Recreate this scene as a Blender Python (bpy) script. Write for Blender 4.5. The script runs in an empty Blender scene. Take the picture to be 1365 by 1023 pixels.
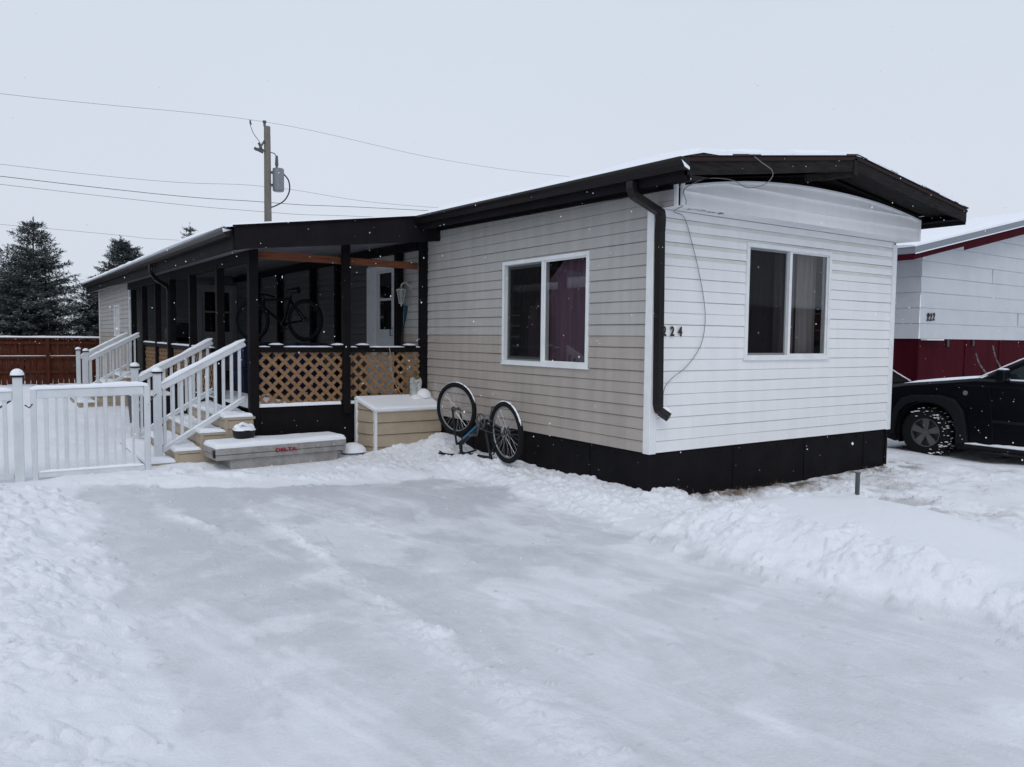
import bpy, bmesh, math, random
import numpy as np
from mathutils import Vector, Matrix
R = math.radians
random.seed(7); RNG = np.random.default_rng(7)
S = bpy.context.scene
COL = S.collection

# ------------------------------------------------------------------ camera
cd = bpy.data.cameras.new("camera"); cam = bpy.data.objects.new("camera", cd); COL.objects.link(cam)
YAW, PITCH, ROLL = 0.5978690667836286, 0.05981973617808168, 0.010781993907707609
fw = Vector((math.sin(YAW)*math.cos(PITCH), math.cos(YAW)*math.cos(PITCH), -math.sin(PITCH)))
r0 = Vector((math.cos(YAW), -math.sin(YAW), 0)); u0 = r0.cross(fw)
rr = r0*math.cos(ROLL)+u0*math.sin(ROLL); uu = -r0*math.sin(ROLL)+u0*math.cos(ROLL)
M = Matrix((rr, uu, -fw)).transposed().to_4x4(); M.translation = Vector((-5.25584, -5.33907, 1.60823))
cam.matrix_world = M
cd.sensor_fit = 'HORIZONTAL'; cd.sensor_width = 36; cd.lens = 1018.073/1365*36
cd.clip_start = 0.05; cd.clip_end = 1500
S.camera = cam
S.view_settings.view_transform = 'Standard'; S.view_settings.look = 'None'
S.view_settings.exposure = 0.15; S.view_settings.gamma = 1.0

# ------------------------------------------------------------------ world: overcast, snowing
SUN_EL, SUN_AZ = R(48), R(215)
w = bpy.data.worlds.new("World"); S.world = w; w.use_nodes = True
nt = w.node_tree; nt.nodes.clear()
out = nt.nodes.new('ShaderNodeOutputWorld'); bg = nt.nodes.new('ShaderNodeBackground')
sky = nt.nodes.new('ShaderNodeTexSky'); sky.sky_type = 'NISHITA'; sky.sun_disc = False
sky.sun_elevation = SUN_EL; sky.sun_rotation = SUN_AZ; sky.air_density = 1.5; sky.dust_density = 6
tc = nt.nodes.new('ShaderNodeTexCoord'); sx = nt.nodes.new('ShaderNodeSeparateXYZ')
rp = nt.nodes.new('ShaderNodeValToRGB')
rp.color_ramp.elements[0].position = 0.0; rp.color_ramp.elements[0].color = (0.635, 0.69, 0.775, 1)
rp.color_ramp.elements[1].position = 0.75; rp.color_ramp.elements[1].color = (0.605, 0.665, 0.760, 1)
sc10 = nt.nodes.new('ShaderNodeVectorMath'); sc10.operation = 'SCALE'; sc10.inputs['Scale'].default_value = 10.0
mx = nt.nodes.new('ShaderNodeMix'); mx.data_type = 'RGBA'; mx.inputs[0].default_value = 0.94
nt.links.new(tc.outputs['Generated'], sx.inputs[0]); nt.links.new(sx.outputs['Z'], rp.inputs[0])
cn = nt.nodes.new('ShaderNodeTexNoise'); cn.inputs['Scale'].default_value = 2.2; cn.inputs['Detail'].default_value = 4
cs = nt.nodes.new('ShaderNodeMapRange'); cs.inputs['To Min'].default_value = .965; cs.inputs['To Max'].default_value = 1.035
cm = nt.nodes.new('ShaderNodeVectorMath'); cm.operation = 'SCALE'
nt.links.new(tc.outputs['Generated'], cn.inputs['Vector']); nt.links.new(cn.outputs['Fac'], cs.inputs['Value']); nt.links.new(cs.outputs[0], cm.inputs['Scale'])
nt.links.new(rp.outputs[0], cm.inputs[0]); nt.links.new(cm.outputs[0], sc10.inputs[0])
nt.links.new(sky.outputs[0], mx.inputs[6]); nt.links.new(sc10.outputs[0], mx.inputs[7])
nt.links.new(mx.outputs[2], bg.inputs[0]); bg.inputs[1].default_value = 0.1
nt.links.new(bg.outputs[0], out.inputs[0])
sd = bpy.data.lights.new("sun", 'SUN'); sd.energy = 0.52; sd.angle = R(30); sd.color = (1.0, .97, .93)
so = bpy.data.objects.new("sun", sd); COL.objects.link(so)
so.rotation_euler = (math.pi/2-SUN_EL, 0, math.pi-SUN_AZ)   # light comes from the camera side
so.location = (-10, -10, 20)

# ------------------------------------------------------------------ materials
MATS = {}
def mat(name, col, rough=.7, metal=0, noise=0, nscale=8, bump=0, bscale=60, coat=0, col2=None, aniso=(1,1,1), spec=.5):
    if name in MATS: return MATS[name]
    m = bpy.data.materials.new(name); m.use_nodes = True; t = m.node_tree
    b = t.nodes['Principled BSDF']; b.inputs['Roughness'].default_value = rough; b.inputs['Metallic'].default_value = metal
    b.inputs['Coat Weight'].default_value = coat; b.inputs['Specular IOR Level'].default_value = spec
    b.inputs['Base Color'].default_value = (*col, 1)
    if noise or bump or col2:
        c = t.nodes.new('ShaderNodeTexCoord'); mp = t.nodes.new('ShaderNodeMapping'); mp.inputs['Scale'].default_value = aniso
        t.links.new(c.outputs['Object'], mp.inputs[0])
    if noise or col2:
        n = t.nodes.new('ShaderNodeTexNoise'); n.inputs['Scale'].default_value = nscale; n.inputs['Detail'].default_value = 6
        n.inputs['Roughness'].default_value = .62
        t.links.new(mp.outputs[0], n.inputs['Vector'])
        rmp = t.nodes.new('ShaderNodeValToRGB')
        c2 = col2 if col2 else tuple(x*(1-noise) for x in col)
        rmp.color_ramp.elements[0].position = .35; rmp.color_ramp.elements[0].color = (*c2, 1)
        rmp.color_ramp.elements[1].position = .62; rmp.color_ramp.elements[1].color = (*col, 1)
        t.links.new(n.outputs['Fac'], rmp.inputs[0]); t.links.new(rmp.outputs[0], b.inputs['Base Color'])
    if bump:
        n2 = t.nodes.new('ShaderNodeTexNoise'); n2.inputs['Scale'].default_value = bscale; n2.inputs['Detail'].default_value = 5
        t.links.new(mp.outputs[0], n2.inputs['Vector'])
        bp = t.nodes.new('ShaderNodeBump'); bp.inputs['Strength'].default_value = bump; bp.inputs['Distance'].default_value = .01
        t.links.new(n2.outputs['Fac'], bp.inputs['Height']); t.links.new(bp.outputs[0], b.inputs['Normal'])
    MATS[name] = m; return m
def glass(name, tint=(.6,.63,.62), rough=.02, k=1.0):
    if name in MATS: return MATS[name]
    m = bpy.data.materials.new(name); m.use_nodes = True; t = m.node_tree; t.nodes.clear()
    o = t.nodes.new('ShaderNodeOutputMaterial'); a = t.nodes.new('ShaderNodeBsdfTransparent'); a.inputs[0].default_value = (*tint, 1)
    g = t.nodes.new('ShaderNodeBsdfGlossy'); g.inputs['Roughness'].default_value = rough; g.inputs[0].default_value = (k,k,k,1)
    x = t.nodes.new('ShaderNodeMixShader'); ge = t.nodes.new('ShaderNodeNewGeometry')
    def mth(op, a, b=None):
        q = t.nodes.new('ShaderNodeMath'); q.operation = op
        for i, v in enumerate((a, b)):
            if v is None: continue
            if isinstance(v, (int, float)): q.inputs[i].default_value = v
            else: t.links.new(v, q.inputs[i])
        return q.outputs[0]
    dt = t.nodes.new('ShaderNodeVectorMath'); dt.operation = 'DOT_PRODUCT'; t.links.new(ge.outputs['Incoming'], dt.inputs[0]); t.links.new(ge.outputs['Normal'], dt.inputs[1])
    sch = mth('ADD', mth('MULTIPLY', mth('POWER', mth('SUBTRACT', 1.0, mth('ABSOLUTE', dt.outputs['Value'])), 5.0), .92), .06)
    t.links.new(sch, x.inputs[0]); t.links.new(a.outputs[0], x.inputs[1]); t.links.new(g.outputs[0], x.inputs[2])
    t.links.new(x.outputs[0], o.inputs[0]); MATS[name] = m; return m

SNOW = mat('snow_white', (.86,.89,.945), .65, bump=.5, bscale=45)
WHITE_SIDE = mat('white_siding', (.83,.835,.84), .5, col2=(.79,.795,.80), nscale=1.8, aniso=(3.5,3.5,.45), bump=.05, bscale=30)
GREY_SIDE = mat('grey_siding', (.445,.435,.415), .6, noise=.13, nscale=1.8, aniso=(3.5,3.5,.45))
BEIGE_SIDE = mat('beige_siding', (.415,.37,.33), .6, noise=.15, nscale=1.8, aniso=(3.5,3.5,.45))
TAN_SIDE = mat('tan_siding', (.43,.355,.265), .55, noise=.15, nscale=3)
TRIM = mat('white_trim', (.80,.82,.83), .4, noise=.10, nscale=5)
VINYL = mat('white_vinyl_rail', (.66,.69,.72), .4, noise=.14, nscale=4, aniso=(1,1,.6))
BLACK = mat('brown_black_paint', (.0085,.0074,.009), .7, noise=.35, nscale=5, bump=.1, bscale=30, spec=.12)
SKIRT = mat('black_skirting', (.0052,.0048,.0062), .65, col2=(.009,.008,.0095), nscale=3.5, bump=.15, bscale=25, spec=.12)
FASC = mat('dark_fascia', (.015,.0135,.016), .7, noise=.3, nscale=3, spec=.07)
GUTT = mat('dark_metal_gutter', (.011,.0085,.009), .35, noise=.25, nscale=4, spec=.25)
OLDWOOD = mat('weathered_dark_wood', (.021,.0185,.0185), .8, col2=(.008,.007,.007), nscale=9, aniso=(.6,4,4), bump=.6, bscale=25, spec=.15)
SHING = mat('asphalt_shingle_edge', (.035,.022,.02), .9, noise=.6, nscale=30, bump=.8, bscale=60)
CEDAR = mat('cedar', (.29,.165,.08), .7, noise=.4, nscale=10, aniso=(.5,6,6), bump=.2)
ORWOOD = mat('orange_beam_wood', (.21,.062,.024), .7, noise=.5, nscale=7, aniso=(.5,6,6), bump=.2)
FENCEW = mat('stained_fence_wood', (.105,.034,.02), .9, noise=.45, nscale=5, aniso=(5,5,.5), bump=.2, spec=.12)
CEIL = mat('porch_ceiling_metal', (.17,.17,.185), .4, noise=.15, nscale=2)
SILVER = mat('grey_aluminium', (.37,.355,.34), .5, metal=.25, col2=(.27,.255,.245), nscale=9, bump=.15, bscale=40)
CHROME = mat('bright_metal', (.55,.56,.58), .25, metal=1)
GREYMET = mat('dull_grey_metal', (.11,.115,.12), .5, metal=.5, noise=.2)
RED = mat('red_lettering', (.26,.012,.03), .5)
INK = mat('black_lettering', (.012,.012,.013), .45)
MAROON = mat('maroon_paint', (.060,.0045,.011), .85, noise=.3, nscale=2.5, aniso=(1,1,.3), spec=.08)
NBWHITE = mat('neighbour_white_board', (.56,.58,.62), .6, noise=.08, nscale=2)
POLE = mat('weathered_pole', (.20,.185,.165), .85, noise=.35, nscale=6, aniso=(8,8,.6))
TRAFO = mat('transformer_grey', (.20,.22,.245), .45, noise=.1)
RUBBER = mat('black_rubber', (.009,.009,.010), .85, bump=.5, bscale=40, spec=.2)
PLASTIC = mat('black_plastic', (.010,.010,.013), .45, spec=.25)
CARP = mat('dark_blue_paint', (.0012,.002,.005), .35, coat=.06, spec=.16)
CARB = mat('black_trim_plastic', (.0065,.008,.011), .6, spec=.2)
RIM = mat('alloy_rim', (.16,.155,.155), .4, metal=.7)
AMBER = mat('amber_lens', (.45,.12,.02), .25)
PURPLE = mat('purple_curtain', (.20,.115,.165), .9, noise=.35, nscale=2, aniso=(9,9,.25))
PLUM = mat('deep_plum_curtain', (.07,.045,.058), .95, noise=.5, nscale=3, aniso=(9,9,.25))
OLIVE = mat('olive_sheer_curtain', (.34,.31,.31), .95, noise=.4, nscale=3, aniso=(9,9,.25))  # lightened: the pane's brighter reflection is put into the curtain colour
ROOM = mat('dark_room', (.02,.018,.02), .95)
SCREEN = mat('grey_window_screen_frame', (.22,.235,.24), .5)
DOORW = mat('white_door', (.62,.64,.66), .45, noise=.06)
BLUE = mat('bright_blue_paint', (.01,.16,.32), .3, coat=.4)
BLUEG = mat('teal_blue_plastic', (.01,.06,.085), .35)
NAVY = mat('navy_fabric', (.008,.012,.05), .9)
TEAL = mat('pale_teal_plastic', (.22,.34,.34), .4)
CORD = mat('tan_cord', (.33,.25,.16), .7)
COAX = mat('grey_cable', (.20,.20,.19), .6)
DIRT = mat('dirt_patch', (.12,.09,.07), .95, noise=.5, nscale=8)
STRAW = mat('dry_grass', (.24,.18,.115), .9, noise=.4, nscale=40)
BARK = mat('spruce_bark', (.05,.04,.035), .95, noise=.4, nscale=12, bump=.5)
NEEDLE = mat('spruce_needles', (.12,.14,.14), .85, col2=(.07,.084,.086), nscale=2.2, spec=.2)
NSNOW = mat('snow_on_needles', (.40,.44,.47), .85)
GLASS = glass('window_glass', (.62,.64,.64))
CARGL = glass('car_glass', (.12,.17,.17), .03, 1.0)

# ------------------------------------------------------------------ mesh builder
ORG = {}
class MB:
    def __init__(s): s.v = []; s.f = []; s.m = []
    def add(s, vs, fs, mi=0):
        b = len(s.v); s.v += [tuple(x) for x in vs]; s.f += [tuple(i+b for i in q) for q in fs]; s.m += [mi]*len(fs)
    def box(s, a, b, mi=0):
        x0,x1 = sorted((a[0],b[0])); y0,y1 = sorted((a[1],b[1])); z0,z1 = sorted((a[2],b[2]))
        s.add([(x0,y0,z0),(x1,y0,z0),(x1,y1,z0),(x0,y1,z0),(x0,y0,z1),(x1,y0,z1),(x1,y1,z1),(x0,y1,z1)],
              [(0,3,2,1),(4,5,6,7),(0,1,5,4),(1,2,6,5),(2,3,7,6),(3,0,4,7)], mi); return s
    def beam(s, p, q, w, h, up=(0,0,1), mi=0):      # bar of section w (sideways) x h (up) from p to q
        p, q = Vector(p), Vector(q); d = (q-p).normalized(); up = Vector(up)
        sd = d.cross(up); sd = sd.normalized() if sd.length > 1e-4 else Vector((1,0,0)); up2 = sd.cross(d).normalized()
        vs = []
        for c in (p, q):
            for i, j in ((-1,-1),(1,-1),(1,1),(-1,1)): vs.append(c+sd*(w/2*i)+up2*(h/2*j))
        s.add(vs, [(0,1,2,3),(7,6,5,4),(0,4,5,1),(1,5,6,2),(2,6,7,3),(3,7,4,0)], mi); return s
    def tube(s, pts, r, n=8, mi=0, caps=True, closed=False):
        pts = [Vector(p) for p in pts]; N = len(pts); rad = r if isinstance(r, (list,tuple)) else [r]*N
        vs = []; prev = None
        for i, p in enumerate(pts):
            if closed: d = pts[(i+1)%N]-pts[i-1]
            else: d = pts[min(i+1,N-1)]-pts[max(i-1,0)]
            d = d.normalized() if d.length > 1e-9 else Vector((0,0,1))
            if prev is None:
                a = d.cross(Vector((0,0,1)));  a = a if a.length > .05 else d.cross(Vector((1,0,0)))
            else: a = prev - d*prev.dot(d)
            a.normalize(); prev = a; b = d.cross(a)
            for k in range(n):
                t = 2*math.pi*k/n; vs.append(p+(a*math.cos(t)+b*math.sin(t))*rad[i])
        fs = []
        for i in range(N if closed else N-1):
            j = (i+1)%N
            for k in range(n): fs.append((i*n+k, i*n+(k+1)%n, j*n+(k+1)%n, j*n+k))
        if caps and not closed: fs += [tuple(range(n-1,-1,-1)), tuple((N-1)*n+k for k in range(n))]
        s.add(vs, fs, mi); return s
    def cyl(s, p, q, r, n=16, mi=0, r2=None): return s.tube([p, q], [r, r if r2 is None else r2], n, mi)
    def prism(s, poly, f, d0, d1, mi=0):            # poly in 2D, f(a, b, d) -> 3D point
        n = len(poly); vs = [f(a,b,d0) for a,b in poly]+[f(a,b,d1) for a,b in poly]
        s.add(vs, [tuple(range(n-1,-1,-1)), tuple(range(n,2*n))]+[(i,(i+1)%n,n+(i+1)%n,n+i) for i in range(n)], mi); return s
    def grid(s, P, mi=0, closed_u=False):           # P[i][j] points
        a = len(P); b = len(P[0]); s.add([p for row in P for p in row],
            [(i*b+j, i*b+j+1, (i+1)*b+j+1, (i+1)*b+j) for i in range(a-1) for j in range(b-1)], mi); return s
    def build(s, name, mats, parent=None, smooth=False, bevel=0, seg=2):
        if not isinstance(mats, (list,tuple)): mats = [mats]
        me = bpy.data.meshes.new(name); o = bpy.data.objects.new(name, me); COL.objects.link(o)
        L = ORG.get(parent.name, Vector((0,0,0))) if parent else Vector((0,0,0))
        me.from_pydata([(x-L[0],y-L[1],z-L[2]) for x,y,z in s.v], [], s.f)
        for m in mats: me.materials.append(m)
        if len(mats) > 1: me.polygons.foreach_set('material_index', s.m)
        bm = bmesh.new(); bm.from_mesh(me); bmesh.ops.recalc_face_normals(bm, faces=bm.faces); bm.to_mesh(me); bm.free()
        if smooth:
            me.polygons.foreach_set('use_smooth', [True]*len(me.polygons))
            try: me.set_sharp_from_angle(angle=R(38))
            except Exception: pass
        if bevel:
            b = o.modifiers.new('bevel', 'BEVEL'); b.width = bevel; b.segments = seg; b.limit_method = 'ANGLE'; b.angle_limit = R(40)
        if parent: o.parent = parent
        ORG[o.name] = L
        return o
def tag(o, label=None, cat=None, group=None, kind=None):
    if label: o['label'] = label
    if cat: o['category'] = cat
    if group: o['group'] = group
    if kind: o['kind'] = kind
    return o
def thing(name, loc, label, cat, group=None):
    o = bpy.data.objects.new(name, None); COL.objects.link(o); o.location = loc; o.empty_display_size = .2
    ORG[o.name] = Vector(loc); return tag(o, label, cat, group)
def copy_tree(o, parent=None):
    c = o.copy(); COL.objects.link(c)
    if parent: c.parent = parent
    for ch in list(o.children): copy_tree(ch, c)
    return c

# ------------------------------------------------------------------ noise helpers (numpy)
_perm = RNG.random((257, 257)).astype(np.float32); _perm[256] = _perm[0]; _perm[:, 256] = _perm[:, 0]
def vnoise(x, y):
    xi = np.floor(x).astype(int); yi = np.floor(y).astype(int); fx = x-xi; fy = y-yi
    fx = fx*fx*(3-2*fx); fy = fy*fy*(3-2*fy); xi %= 256; yi %= 256
    a = _perm[xi, yi]; b = _perm[xi+1, yi]; c = _perm[xi, yi+1]; d = _perm[xi+1, yi+1]
    return (a*(1-fx)+b*fx)*(1-fy)+(c*(1-fx)+d*fx)*fy - .5
def fbm(x, y, sc, oc=4, g=.5):
    h = 0; a = 1
    for k in range(oc):
        h = h + a*vnoise(x*sc+17.3*k, y*sc+5.1*k); sc *= 2.03; a *= g
    return h
def sm(x, a, b):
    t = np.clip((x-a)/(b-a), 0, 1); return t*t*(3-2*t)

# ------------------------------------------------------------------ ground: one sheet of snow
def axis(segs):
    out = []
    for a, b, st in segs:
        n = max(1, int(round((b-a)/st))); out += list(np.linspace(a, b, n, endpoint=False))
    return out
def stretch(a, sgn, first, far=600):
    o = []; x = a; st = first
    while abs(x) < far: x += sgn*st; st *= 1.16; o.append(x)
    return o
xs = axis([(-7.5,-5.6,.03),(-5.6,-.2,.0135),(-.2,2.6,.018),(2.6,8.5,.035)])
xs = stretch(-7.5,-1,.05)[::-1]+xs+[8.5]+stretch(8.5,1,.06)
ys = axis([(-4.9,-1.0,.0115),(-1.0,2.2,.017),(2.2,6.0,.025),(6.0,12,.06)])
ys = stretch(-4.9,-1,.05)[::-1]+ys+[12.0]+stretch(12,1,.1)
xs = np.array(xs); ys = np.array(ys)
X, Y = np.meshgrid(xs, ys, indexing='ij')
wob = .26*fbm(X, Y, .9, 3)+.16*fbm(X, Y, 3.1, 3)
backedge = 3.65-(X+4.75)*.41
in_lane = sm(X+wob*.9, -4.78, -4.50)*(1-sm(X+wob*1.2, -1.05, -.66+.0*Y))*(1-sm(Y+wob*1.4, backedge-.12, backedge+.16))
lane = np.clip((in_lane-.5)*2.2+.5, 0, 1)
H = .010*fbm(X, Y, 1.2, 4)+.004*fbm(X, Y, 9, 3)
# left bank
lb = (1-sm(X+wob, -5.3, -4.55))*(1-sm(Y, 3.2, 4.1))
H += lb*(.17+.10*fbm(X, Y, 1.1, 4))
# strip along the long wall
wb = sm(X+wob*.8, -1.05, -.45)*(1-sm(X, .3, .6))*sm(Y, -.9, .2)*(1-sm(Y, 4.0, 4.6))
H += wb*(.10+.05*fbm(X, Y, 2, 3)) + .16*np.exp(-((X+.15)**2/.16+(Y-3.75)**2/.12))
# band in front of steps, toolbox and box
bb = sm(Y+wob*.5, backedge-.1, backedge+.35)*(1-sm(Y, 4.6, 5.2))*sm(X,-5.0,-4.6)*(1-sm(X,-.3,.1))
bb = bb*(1-.85*np.exp(-((Y-4.0)**2/.05))*sm(X,-3.3,-3.0)*(1-sm(X,-1.6,-1.3)))
H += bb*(.035+.03*fbm(X, Y, 2.5, 3))+ .05*bb*np.exp(-((Y+.9*fbm(X,Y,1.3,3)-backedge-.25)**2/.03))*np.clip(.5+2.2*fbm(X+5,Y,1.7,3),0,1.3)
# right bank and drift
rb = sm(X+wob, -1.1, -.35)*(1-sm(Y, -1.35, -.35))
crest = .95-.33*(-(Y+1.5)); edgx = -.16*np.clip(-Y-1.4, 0, 3)
drift = rb*(1-.75*sm(X, crest-.05, crest+.75))
H += drift*(.24+.025*fbm(X, Y, .8, 2)) + rb*(1-sm(X,crest,crest+.8))*.0
# trampled path and dirty margin next to the front wall
tr = sm(X, .2, .8)*sm(Y, -1.9, -1.2)*(1-sm(X, 5.2, 6))
path = np.exp(-((X-(2.0-(Y+1)*.22))**2/.30))*(1-sm(Y,.2,.8))*sm(Y,-7,-5)
H += .055*(path+tr*.6)*fbm(X, Y, 4.0, 4)
H -= .10*sm(X, 4.8, 6.2)*sm(Y,-5,-2)*(1-sm(Y,3,5)) 
H += .06*np.exp(-((X-5.85)**2/.25))*sm(Y,-1.5,0.2)*(1-sm(Y,1.6,2.2))+.04*fbm(X,Y,1.1,3)*sm(X,2.5,4)
# yard behind the gate
yd = (1-sm(X,-3.0,-2.6))*sm(Y,4.6,5.4)*(1-sm(Y,20,26))
H += yd*(.05+.05*fbm(X, Y, 1.5, 4))
H += .12*fbm(X, Y, .12, 3)*sm(np.hypot(X+3,Y), 14, 40)
# tyre ridges left on the packed drive
rx = -3.33+.10*fbm(Y, Y*0, .6, 2)
rxw = X+.05*fbm(X,Y,5,3)
rdg = np.exp(-((rxw-rx-.06*np.clip(-Y-1.5,0,3)*-.8)/(.055+.03*np.clip(-Y,0,3)))**2)*sm(-Y,-2.6,-1.2)
rdg2 = np.exp(-((X+3.85+.25*(Y-1.4))/.09)**2)*np.exp(-((Y-1.5)/.55)**2)
RG = (rdg*.8*np.clip(.8+1.6*fbm(X, Y, 2.2, 3), 0, 1.5)+rdg2)*lane
H += .020*RG*(1+1.6*fbm(X, Y, 12, 4, .6))
for _ in range(70):
    cx = RNG.uniform(-4.6,-1.0); cy = RNG.uniform(-4.2,3.0); L_ = RNG.uniform(.15,.9); a_ = RNG.normal(1.45,.35); wd_ = RNG.uniform(.004,.012)
    i0, i1 = np.searchsorted(xs, [cx-L_, cx+L_]); j0, j1 = np.searchsorted(ys, [cy-L_, cy+L_])
    if i1-i0 < 3 or j1-j0 < 3: continue
    xx = X[i0:i1, j0:j1]-cx; yy = Y[i0:i1, j0:j1]-cy; u_ = xx*np.cos(a_)+yy*np.sin(a_); v_ = -xx*np.sin(a_)+yy*np.cos(a_)+.04*np.sin(u_*4+cx*9)
    H[i0:i1, j0:j1] -= (.0045*np.exp(-(v_/wd_)**2)-.003*np.exp(-((v_-wd_*2.2)/wd_)**2))*np.clip(1-(u_/(L_*.5))**2, 0, 1)*lane[i0:i1, j0:j1]
# crumbly texture in the disturbed snow
rough = np.clip(lb*1.0+wb*.9+bb*.7+rb*(1-sm(X-edgx+.25*fbm(X,Y,1.4,2), -.30, .12))*1.0+RG*.35+path*.55+tr*.35, 0, 1)
smooth_drift = rb*sm(X-edgx,-.12,.22)
H += .075*np.exp(-((X-.55)**2/.55+(Y+2.3)**2/.9))*rb
H += rough*(.030*fbm(X, Y, 6, 5, .58)+.010*np.abs(fbm(X, Y, 20, 3, .6)))+lane*(.0035*np.abs(fbm(X*1.0, Y*.35, 16, 3))+.006*np.clip(fbm(X+Y*.3, Y*.5-X*.3, 5, 4, .6)-.25, 0, 1))
def lumps(n, x0, x1, y0, y1, rmin, rmax, test, asp=.6):
    for _ in range(n):
        cx = RNG.uniform(x0, x1); cy = RNG.uniform(y0, y1); r = rmin+(rmax-rmin)*RNG.random()**2.0
        i0, i1 = np.searchsorted(xs, [cx-r*1.3, cx+r*1.3]); j0, j1 = np.searchsorted(ys, [cy-r*1.3, cy+r*1.3])
        if i1-i0 < 3 or j1-j0 < 3: continue
        ic = (i0+i1)//2; jc = (j0+j1)//2
        if RNG.random() > test[ic, jc]: continue
        xx = X[i0:i1, j0:j1]-cx; yy = Y[i0:i1, j0:j1]-cy; a = RNG.uniform(0, 3.14); e = RNG.uniform(.75, 1.3)
        u = (xx*np.cos(a)+yy*np.sin(a))*e; v = (-xx*np.sin(a)+yy*np.cos(a))/e
        ang = np.arctan2(v, u); rad = r*(1+.16*np.sin(3*ang+cx*50)+.10*np.sin(5*ang+cy*70))
        q = np.clip(1-(u*u+v*v)/rad**2, 0, 1)
        top = H0[i0:i1, j0:j1]+r*asp*RNG.uniform(.35, 1.1)*(np.sqrt(q) if RNG.random() < .5 else np.clip(q*2.6,0,1)**.6)*(1+u/r*RNG.uniform(-.5,.5)+v/r*RNG.uniform(-.5,.5))
        H[i0:i1, j0:j1] = np.where(q > 0, np.maximum(H[i0:i1, j0:j1], top), H[i0:i1, j0:j1])
H0 = H.copy()
patchy = np.clip(.75+2.4*fbm(X, Y, 1.6, 3), .05, 1)
lump_t = np.clip(rough*.95, 0, 1)*(1-.93*smooth_drift)*patchy
lumps(260, -7.0, -4.6, -4.4, 3.2, .05, .13, lump_t, .42)
lumps(150, -1.2, .6, -4.6, .0, .05, .12, lump_t, .42)
lumps(14000, -7.4, -4.4, -4.6, 3.6, .008, .062, lump_t)
lumps(9000, -1.4, .9, -4.8, .2, .008, .06, lump_t)
lumps(4200, -1.2, .0, -.2, 4.2, .010, .05, lump_t)
lumps(3600, -4.8, -.4, 1.9, 4.2, .008, .04, lump_t)
lumps(3200, .2, 4.8, -4.0, .2, .008, .045, np.clip(path+tr,0,1)*.8)
edge_t = np.clip(4*in_lane*(1-in_lane), 0, 1)
lumps(5200, -5.0, -.5, -4.6, 4.0, .008, .04, edge_t*.9)
lumps(2200, -4.6, -1.0, -4.2, 3.4, .005, .024, np.full_like(X, .2)+RG*.8)
lumps(2600, -3.7, -3.0, -4.2, 2.2, .005, .028, np.clip(RG,0,1)*.9)
grit = .0016*fbm(X, Y, 60, 2); H += grit*(.4+rough)
under = (sm(X,.06,.12))*(1-sm(X,4.1,4.2))*sm(Y,.06,.12)*(1-sm(Y,20.5,21))
H = H*(1-under)-.05*under
nx, ny = X.shape
V = np.stack([X, Y, H], -1).reshape(-1, 3).astype(np.float32)
I = np.arange(nx*ny).reshape(nx, ny)
Fq = np.stack([I[:-1,:-1], I[1:,:-1], I[1:,1:], I[:-1,1:]], -1).reshape(-1, 4)
gm = bpy.data.meshes.new('snowy_ground')
gm.vertices.add(len(V)); gm.vertices.foreach_set('co', V.ravel())
gm.loops.add(Fq.size); gm.loops.foreach_set('vertex_index', Fq.ravel().astype(np.int32))
gm.polygons.add(len(Fq)); gm.polygons.foreach_set('loop_start', np.arange(0, Fq.size, 4, dtype=np.int32))
gm.polygons.foreach_set('use_smooth', np.ones(len(Fq), dtype=bool))
gm.update(calc_edges=True)
wx = .35*fbm(X, Y, .9, 3); wy = .35*fbm(X+9, Y-4, .9, 3)
streak = fbm((X+wx)*1.5, (Y+wy)*.30, 2.6, 6, .62)
powder = np.clip((fbm(X+wx+3, Y*.8+wy, 1.5, 7, .62)-.06)*5, 0, 1)
scr_ = np.clip((fbm((X+.25*Y)*3.2, (Y-.25*X)*.22, 2.4, 5, .6)-.22)*7, 0, 1)
pk = np.clip(lane*(1-.9*np.clip(RG,0,1))*(.92+.8*fbm(X, Y, .7, 5, .6)+.55*streak-.45*powder-.25*scr_), 0, 1)
fade = 1-.25*sm(-Y, -1.0, 2.6)
pk = pk*(.78+.22*sm(X+wob*1.5, -4.7, -3.8))
at = gm.attributes.new('packed', 'FLOAT', 'POINT'); at.data.foreach_set('value', (pk*fade).ravel().astype(np.float32))
dirt = np.clip((path*1.0+tr*.7)*(.25+1.6*fbm(X, Y, 3.2, 5, .65)), 0, 1)
nearwall = (1-sm(-Y,.04,.42))*sm(X,.35,1.2)*(1-sm(X,4.4,5.2))*(1-sm(Y,.3,.6))
dirt = np.clip(dirt*.42+nearwall*(.36+2.0*fbm(X,Y,5,4,.6)), 0, 1)
dots = np.clip(fbm(X, Y, 14, 3)*4-2.35, 0, 1)*.6*lane
at = gm.attributes.new('dirt', 'FLOAT', 'POINT'); at.data.foreach_set('value', np.clip(dirt+dots,0,1).ravel().astype(np.float32))
ground = bpy.data.objects.new('ground', gm); COL.objects.link(ground)
tag(ground, 'snow covered yard with a packed grey driveway between churned snow banks', None, kind='structure')
m = bpy.data.materials.new('yard_snow'); m.use_nodes = True; t = m.node_tree; b = t.nodes['Principled BSDF']
at1 = t.nodes.new('ShaderNodeAttribute'); at1.attribute_name = 'packed'
at2 = t.nodes.new('ShaderNodeAttribute'); at2.attribute_name = 'dirt'
cc = t.nodes.new('ShaderNodeTexCoord')
n1 = t.nodes.new('ShaderNodeTexNoise'); n1.inputs['Scale'].default_value = 3.2; n1.inputs['Detail'].default_value = 9; n1.inputs['Roughness'].default_value = .68
t.links.new(cc.outputs['Object'], n1.inputs['Vector'])
ad = t.nodes.new('ShaderNodeMath'); ad.operation = 'MULTIPLY_ADD'; ad.inputs[1].default_value = 1.8
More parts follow.
